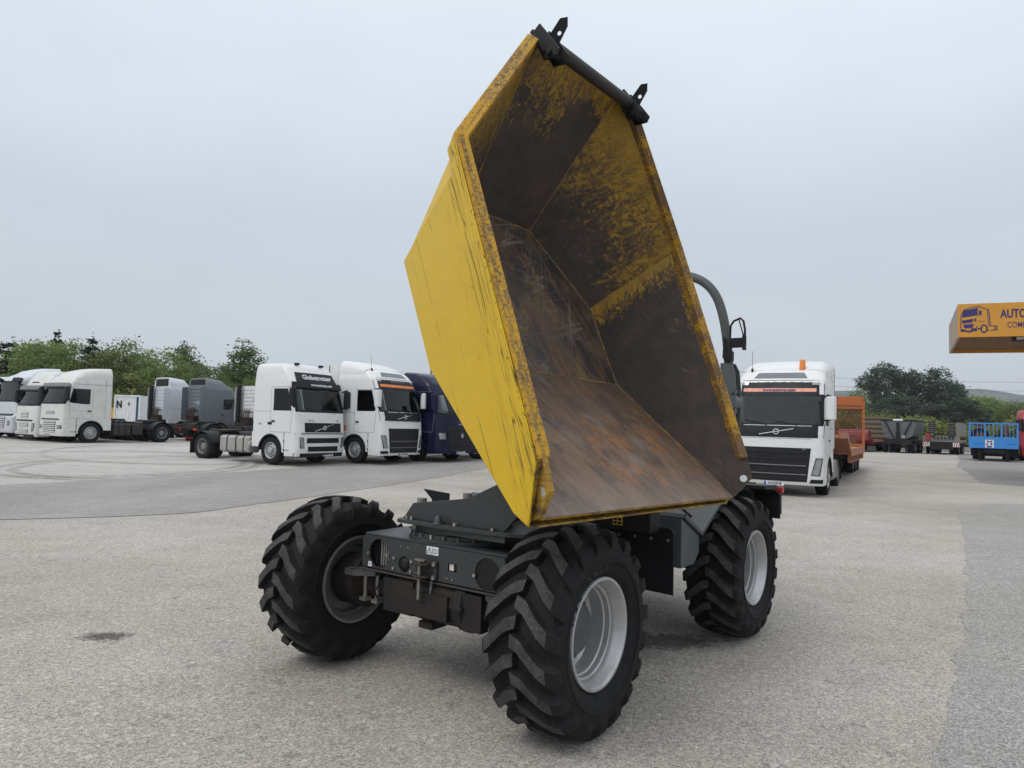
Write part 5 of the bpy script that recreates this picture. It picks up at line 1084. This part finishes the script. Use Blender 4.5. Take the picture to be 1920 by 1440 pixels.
stroke([(1135+22*math.cos(k*math.pi/8),308+28*math.sin(k*math.pi/8)) for k in range(16)],11,True); stroke([(1216+9*math.cos(k*math.pi/5),304+17*math.sin(k*math.pi/5)) for k in range(10)],5,True)
em.build('truck_emblem',INKN,cp)
# ================================================================== VEGETATION
def leaf_mat(name,c0,c1,tr=.35):
    m=Mat(name,.7,spec=.2); p=m.geo(); a=m.noise(p,.55,3,.6); b=m.noise(p,3.,2,.6)
    oi=m.node('ShaderNodeObjectInfo').outputs['Random']
    c=m.mix(m.op('MULTIPLY',m.op('ADD',m.mr(a,.3,.7),m.mr(b,.3,.7)),.5),c0,c1); c=m.mix(m.mr(oi,0,1,0,.35),c,hsvj(c0,1.1)); m.color(c)
    t=m.node('ShaderNodeBsdfTranslucent'); m.put(t.inputs[0],c); mx=m.node('ShaderNodeMixShader'); mx.inputs[0].default_value=tr
    out=[n for n in m.t.nodes if n.type=='OUTPUT_MATERIAL'][0]; m.t.links.new(m.b.outputs[0],mx.inputs[1]); m.t.links.new(t.outputs[0],mx.inputs[2]); m.t.links.new(mx.outputs[0],out.inputs[0]); return m.m
LF={'oak':leaf_mat('broad_leaf',(.10,.135,.045),(.25,.30,.11)),'poplar':leaf_mat('poplar_leaf',(.085,.125,.045),(.21,.27,.10)),'con':leaf_mat('conifer_needles',(.02,.034,.022),(.055,.08,.048),.15),'euc':leaf_mat('eucalyptus_leaf',(.05,.068,.048),(.13,.16,.11),.3),'bush':leaf_mat('bush_leaf',(.12,.145,.04),(.32,.33,.12)),'light':leaf_mat('light_leaf',(.13,.18,.055),(.33,.40,.145))}
BARK=plain('bark',(.075,.06,.045),.9,0,.3,14.)
def leafmesh(name,mat,lobes,n,size,rnd,hollow=.55,flat=.4,aspect=1.6):
    vs=[];fs=[]; wt=[l[3]*l[4]*l[5] for l in lobes]; tot=sum(wt)
    for l,w_ in zip(lobes,wt):
        cx,cy,cz,rx,ry,rz=l; k=int(n*w_/tot)
        # clumps
        ncl=max(5,k//26); cl=[]
        for i in range(ncl):
            d=V((rnd.gauss(0,1),rnd.gauss(0,1),rnd.gauss(0,1))).normalized(); r=hollow+(1.04-hollow)*rnd.random()**.6; cl.append((V((cx+d.x*rx*r,cy+d.y*ry*r,cz+d.z*rz*r)),rnd.uniform(.6,1.3)))
        for i in range(k):
            c,sc=cl[rnd.randrange(ncl)]; sp_=min(rx,ry,rz)*.26*sc
            p=c+V((rnd.gauss(0,sp_),rnd.gauss(0,sp_),rnd.gauss(0,sp_*.7)))
            a=V((rnd.gauss(0,1),rnd.gauss(0,1),rnd.gauss(0,flat))).normalized(); b=a.cross(V((rnd.gauss(0,1),rnd.gauss(0,1),rnd.gauss(0,1)))).normalized(); s_=size*rnd.uniform(.6,1.3)
            o=len(vs); vs+=[p-a*s_*aspect*.5,p+b*s_*.5,p+a*s_*aspect*.5,p-b*s_*.5]; fs.append((o,o+1,o+2,o+3))
    return MB().add(vs,fs).mesh(name,mat,recalc=False)
def trunkmesh(h,r,lobes,rnd):
    m=MB(); m.tube([(0,0,-.1),(rnd.uniform(-.1,.1),rnd.uniform(-.1,.1),h*.35),(rnd.uniform(-.2,.2),rnd.uniform(-.2,.2),h*.7),(0,0,h*.95)],[r,r*.75,r*.45,r*.12],8)
    for l in lobes[:10]:
        z0=max(h*.2,l[2]-l[5]*.6-.8); z0=min(z0,h*.7); m.tube([(0,0,z0),(l[0]*.5,l[1]*.5,(z0+l[2])*.5),(l[0],l[1],l[2])],[r*.4,r*.28,r*.08],6)
    return m.mesh('trunk',BARK,50)
def mk_tree(kind,seed,h,cw):
    rnd=random.Random(seed); L=[]
    if kind in('oak','light'):
        for i in range(9):
            a=rnd.uniform(0,6.28); rr=cw*.5*rnd.uniform(.15,.72); z=h*rnd.uniform(.40,.86); L.append((rr*math.cos(a),rr*math.sin(a),z,cw*rnd.uniform(.20,.30),cw*rnd.uniform(.20,.30),h*rnd.uniform(.11,.17)))
        L.append((0,0,h*.80,cw*.28,cw*.28,h*.18)); L.append((0,0,h*.35,cw*.42,cw*.42,h*.2)); n,sz=14000,.165
    elif kind=='poplar':
        for i in range(9): z=h*(.22+.08*i); w_=cw*.5*math.sin(math.pi*min(.95,.2+.075*i+.08)); L.append((rnd.uniform(-.3,.3)*w_,rnd.uniform(-.3,.3)*w_,z,w_*.8,w_*.8,h*.11))
        n,sz=13000,.155
    elif kind=='con':
        for i in range(12):
            t=i/11; z=h*(.15+.82*t); w_=cw*.5*(1-t)**.75*.95+.12
            for k in range(3): a=rnd.uniform(0,6.28); L.append((w_*.45*math.cos(a),w_*.45*math.sin(a),z,w_*.6,w_*.6,h*.045))
        n,sz=12000,.17
    elif kind=='euc':
        for i in range(11):
            a=rnd.uniform(0,6.28); z=h*(.18+.76*i/10); rr=cw*.5*rnd.uniform(.1,.75)*(1.1-z/h*.6); L.append((rr*math.cos(a),rr*math.sin(a),z,cw*rnd.uniform(.2,.3),cw*rnd.uniform(.2,.3),h*rnd.uniform(.08,.13)))
        L.append((0,0,h*.93,cw*.14,cw*.14,h*.07)); n,sz=12000,.21
    elif kind=='bush':
        for i in range(7): a=rnd.uniform(0,6.28); rr=cw*.5*rnd.uniform(0,.75); L.append((rr*math.cos(a),rr*math.sin(a),h*rnd.uniform(.3,.72),cw*.26,cw*.26,h*.28))
        n,sz=4500,.15
    cr=leafmesh('crown',LF[kind],L,n,sz,rnd,hollow=.45 if kind!='con' else .3); return cr,trunkmesh(h,max(.06,h*.018),L,rnd)
TREE={}
def tree(kind,var,px,depth,top_px,label,cw=None,h=None,group=None,name=None,base=None):
    p=at(px,800,depth); q=at(px,top_px,depth); z0=terr(p.x,p.y) if base is None else base; H=(q.z-z0)*1.05
    key=(kind,var)
    ref={'oak':(9.,7.5),'light':(9.,8.5),'poplar':(11.,5.5),'con':(11.,4.6),'euc':(14.,8.),'bush':(3.,4.)}[kind]
    if key not in TREE: TREE[key]=mk_tree(kind,hash_(key),*ref)
    cr,tk=TREE[key]; sz=H/ref[0]; sx=(cw/ref[1]) if cw else sz
    nm=name or {'oak':'broadleaf_tree','light':'broadleaf_tree','poplar':'poplar_tree','con':'conifer_tree','euc':'eucalyptus_tree','bush':'bush'}[kind]
    t=thing(nm,label,'tree' if kind!='bush' else 'bush',(p.x,p.y,z0),random.uniform(0,6.28),group); t.scale=(sx,sx,sz)
    obj('crown',cr,t); obj('trunk' if kind!='bush' else 'stem',tk,t); return t
def hash_(k): return sum(ord(c) for c in k[0])*31+k[1]*977
G1='trees behind the truck row'; G2='trees beyond the far trailers'; G3='bushes behind the far kerb'
tree('con',0,-8,72,640,'dark conifer at the very left edge of the tree line',6.5,group=G1)
tree('con',1,14,70,640,'dark conifer, second from the left picture edge',6.5,group=G1); tree('con',2,38,72,650,'slim dark conifer left of the round green tree',5.5,group=G1)
tree('con',0,100,84,618,'tall dark conifer tip rising above the round green tree',5,group=G1); tree('con',1,165,68,632,'dark conifer between two broadleaf trees',6.2,group=G1)
tree('light',0,90,70,646,'round light green tree behind the white truck row',8.0,group=G1); tree('light',1,132,69,644,'full light green tree above the cream truck',7.8,group=G1)
tree('light',2,10,66,706,'low light green tree at the left edge',6,group=G1); tree('light',0,60,74,676,'light green tree half behind its rounder neighbour',7,group=G1)
tree('oak',0,225,70,646,'loose dark green tree right of the cream truck',7.5,group=G1); tree('oak',1,262,72,668,'mid green tree above the white container',6.5,group=G1); tree('light',1,305,68,660,'light green tree above the silver truck',8,group=G1)
tree('poplar',0,343,78,640,'dark upright tree behind the light green one',5.5,group=G1); tree('oak',2,365,66,688,'small round tree beside the gap of sky',5.5,group=G1); tree('oak',1,190,66,700,'low green tree behind the cream truck cab',6,group=G1)
tree('poplar',1,448,76,638,'dense tall rounded tree standing alone by the black sign truck',6.6,group=G1); tree('oak',0,408,70,706,'sparse low tree left of the dense rounded tree',4.,group=G1); tree('oak',2,478,68,712,'low tree behind the white truck cab',5,group=G1); tree('oak',1,335,64,712,'low tree above the grey truck',6,group=G1)
for i,px in enumerate((-10,40,100,160,215,270,330,390,440,500)): tree('bush',i%3,px,64+i%2*2,738-(i%3)*6,['low hedge bush under the left tree line, number %s from the left'%w for w in('one','two','three','four','five','six','seven','eight','nine','ten')][i],6.5,group='hedge bushes under the left trees')
# right side
for i,(px,d,tp,cw_) in enumerate(((1637,122,704,6.5),(1668,128,697,8.2),(1708,126,703,8.5),(1748,124,706,8.5),(1780,122,726,7))):
    tree('euc',i%3,px,d,tp,('leftmost dark eucalyptus above the red trailer','tallest dark eucalyptus of the group','middle dark eucalyptus above the grey tipper','dark eucalyptus above the grey low bed trailer','rightmost and lowest dark eucalyptus of the group')[i],cw_,group=G2)
tree('oak',0,1609,110,733,'small round dark tree right of the orange ramps',5.5,group=G2); tree('euc',1,1690,100,752,'low dark tree in front of the eucalyptus group',8,group=G2); tree('euc',2,1640,96,770,'low dark tree beside the orange ramps',7,group=G2); tree('euc',0,1800,104,758,'dark low tree right of the eucalyptus group',8,group=G2); tree('euc',2,1740,108,762,'dark low tree under the eucalyptus trunks',8,group=G2)
tree('light',0,1845,150,747,'pale green round tree above the blue trailer',14,group=G2); tree('light',1,1815,160,752,'pale green tree left of its rounder neighbour',12,group=G2); tree('light',2,1878,150,762,'pale green tree right of the rounder one',10,group=G2)
tree('oak',1,1905,100,757,'dark tree at the right edge above the blue trailer',6,group=G2); tree('euc',1,1850,105,775,'small dark tree right of the pale trees',6,group=G2)
for i,(px,d,tp,cw_) in enumerate(((1650,76,776,5),(1672,80,786,5),(1712,78,778,6),(1735,74,788,6),(1762,76,792,5),(1690,74,800,6),(1800,76,796,6),(1820,72,802,5),(1855,76,796,6),(1890,74,798,5),(1915,76,780,6),(1780,72,806,5),(1620,78,785,5),(1590,78,780,6),(1945,74,790,6))):
    tree('bush',i%3,px,d,tp,'yellow green bush behind the far kerb, %s from the left'%('third','fourth','sixth','seventh','eighth','fifth','tenth','eleventh','twelfth','thirteenth','fourteenth','ninth','second','first','fifteenth')[i],cw_,group=G3)
for px,d,tp in((1420,120,745),(1470,125,740),(1560,130,758),(1580,140,750)): tree('light',px%3,px,d,tp,'pale green tree mostly hidden by the beacon truck at pixel depth %d'%d if 0 else {1420:'pale green tree behind the left edge of the beacon truck',1470:'pale green tree hidden behind the beacon truck cab',1560:'pale green tree just right of the beacon truck',1580:'pale green tree left of the small round dark tree'}[px],11,group=G2)
# low growth
rnd=random.Random(11); vs=[];fs=[]
for i in range(9000):
    x=rnd.uniform(16,75); y=rnd.uniform(67.5,92); z=terr(x,y); h_=rnd.uniform(.15,.75)*(1+.5*mnoise.noise((x*.2,y*.2,0))); a=rnd.uniform(0,3.14); w_=rnd.uniform(.05,.16); o=len(vs)
    dx,dy=math.cos(a)*w_,math.sin(a)*w_; lx,ly=rnd.uniform(-.2,.2),rnd.uniform(-.2,.2)
    vs+=[(x-dx,y-dy,z),(x+dx,y+dy,z),(x+lx,y+ly,z+h_+.2)]; fs.append((o,o+1,o+2))
ug=MB().add(vs,fs).build('undergrowth',LF['bush'],None,recalc=False); ug['kind']='stuff'; ug['label']='long grass and weeds behind the far kerb'; ug['category']='grass'
# ================================================================== HILLS, KERB WALL, FENCE, POLES, WIRES
def htop(pxs):
    def f(x,y0):
        px=960+F_PX*x/y0
        for (a,ya),(b,yb) in zip(pxs[:-1],pxs[1:]):
            if a<=px<=b: yy=ya+(yb-ya)*(px-a)/(b-a); return max(2,at(px,yy,y0).z+6)
        return max(2,at(max(pxs[0][0],min(pxs[-1][0],px)),pxs[0][1] if px<pxs[0][0] else pxs[-1][1],y0).z+6)
    return f
h_far=htop([(-600,800),(300,790),(1200,752),(1330,742),(1540,737),(1600,731),(1650,742),(1780,728),(1850,730),(1920,741),(2300,748)])
h_near=htop([(-600,800),(900,802),(1300,780),(1560,762),(1640,770),(1800,757),(1920,752),(2300,760)])
hill('far_hill',-2600,3400,1900,500,lambda x:h_far(x,2150)*1.,3)
hill('near_hill',-1500,1700,760,260,lambda x:h_near(x,890)*1.,8)
CONC=paint('kerb_concrete',(.30,.29,.275),.9,.4); DKM=plain('fence_dark_metal',(.03,.03,.032),.6)
kw=thing('kerb_wall','low concrete kerb wall with dark top rail along the yard edge','wall',(0,0,0))
kx=[14,20,26,32,38,44,50,56,62,72]
def ky(x): return 66.3-(x-14)*.02
for a,b in zip(kx[:-1],kx[1:]): MB().box(((a+b)/2,(ky(a)+ky(b))/2,gz(0,66)+.22),(b-a-.02,.25,.55)).build('wall_section',CONC,kw)
MB().tube([(x,ky(x),gz(0,66)+.72) for x in kx],.07,6).build('top_rail',DKM,kw)
for x in kx: MB().b2(x-.05,x+.05,ky(x)-.06,ky(x)+.06,gz(0,66)+.4,gz(0,66)+.75).build('rail_post',DKM,kw)
for px,lb in((1809,'thin dark fence post left of the blue trailer'),(1733,'thin dark fence post left of the grey low bed')):
    p=at(px,820,67.2); fp=thing('fence_post',lb,'post',(p.x,p.y,terr(p.x,p.y)),0,'thin fence posts'); MB().cyl((0,0,0),(0,0,2.4),.04,8).build('post',DKM,fp); MB().b2(-.05,.05,-.05,.05,2.4,2.46).build('cap',DKM,fp)
def lamp(px,depth,top,label,arm=1.2):
    p=at(px,800,depth); q=at(px,top,depth); H=q.z-gz(p.x,p.y); t=thing('street_lamp',label,'lamp post',(p.x,p.y,gz(p.x,p.y)),0,'lamp posts'); MB().tube([(0,0,0),(0,0,H)],[.09,.06],10).build('pole',ALUD,t,smooth=40)
    if arm: MB().tube([(0,0,H-.05),(-arm*.5,0,H+.08),(-arm,0,H+.05)],.035,8).build('arm',ALUD,t); MB().b2(-arm-.3,-arm+.1,-.1,.1,H,H+.1).build('lamp_head',ALUD,t,bevel=.02)
lamp(805,46,684,'grey post rising behind the navy truck beside the skip',0); lamp(1381,75,714,'thin lamp post between the roll bar and the beacon truck',.9)
# power lines on two pylons outside the picture
PY=plain('pylon_steel',(.2,.2,.21),.6,.4); ends=[]
for px in(1100,2350):
    p=at(px,800,330); t=thing('power_pole','tall steel power pole carrying the wires, %s end'%('left' if px<1500 else 'right'),'pole',(p.x,p.y,-8),0,'power poles'); MB().tube([(0,0,0),(0,0,44)],[.5,.2],8).build('pole',PY,t)
    for z in(33,37,41): MB().b2(-.15,.15,-2.5,2.5,z,z+.2).build('cross_arm',PY,t)
    ends.append(p)
k=0
for z,lb in((33,'lowest'),(37,'middle'),(41,'highest')):
    for dy,l2_ in((-2.2,'nearer'),(2.2,'farther')):
        a=V((ends[0].x,ends[0].y+dy,z-8)); b=V((ends[1].x,ends[1].y+dy,z-8)); pts=[]
        for i in range(25): t_=i/24; q=a.lerp(b,t_); q.z-=7*4*t_*(1-t_)*.9; pts.append(q)
        tag(MB().tube(pts,.045,4).build('power_line',PY,None),'%s power line over the distant hill, %s strand'%(lb,l2_),'power line','power lines above the far trees')
# ================================================================== HAZE
hz=bpy.data.materials.new('haze_air'); hz.use_nodes=True; ht=hz.node_tree; ht.nodes.clear()
ho=ht.nodes.new('ShaderNodeOutputMaterial'); hv=ht.nodes.new('ShaderNodeVolumePrincipled'); hv.inputs['Color'].default_value=(.82,.88,.95,1); hv.inputs['Density'].default_value=.00026; hv.inputs['Anisotropy'].default_value=.0
ht.links.new(hv.outputs[0],ho.inputs['Volume'])
ha=MB().b2(-3600,3600,-310,3600,-14,125).build('haze',hz,None); ha['kind']='stuff'; ha['label']='thin blue grey haze in the air over the yard'; ha['category']='haze'
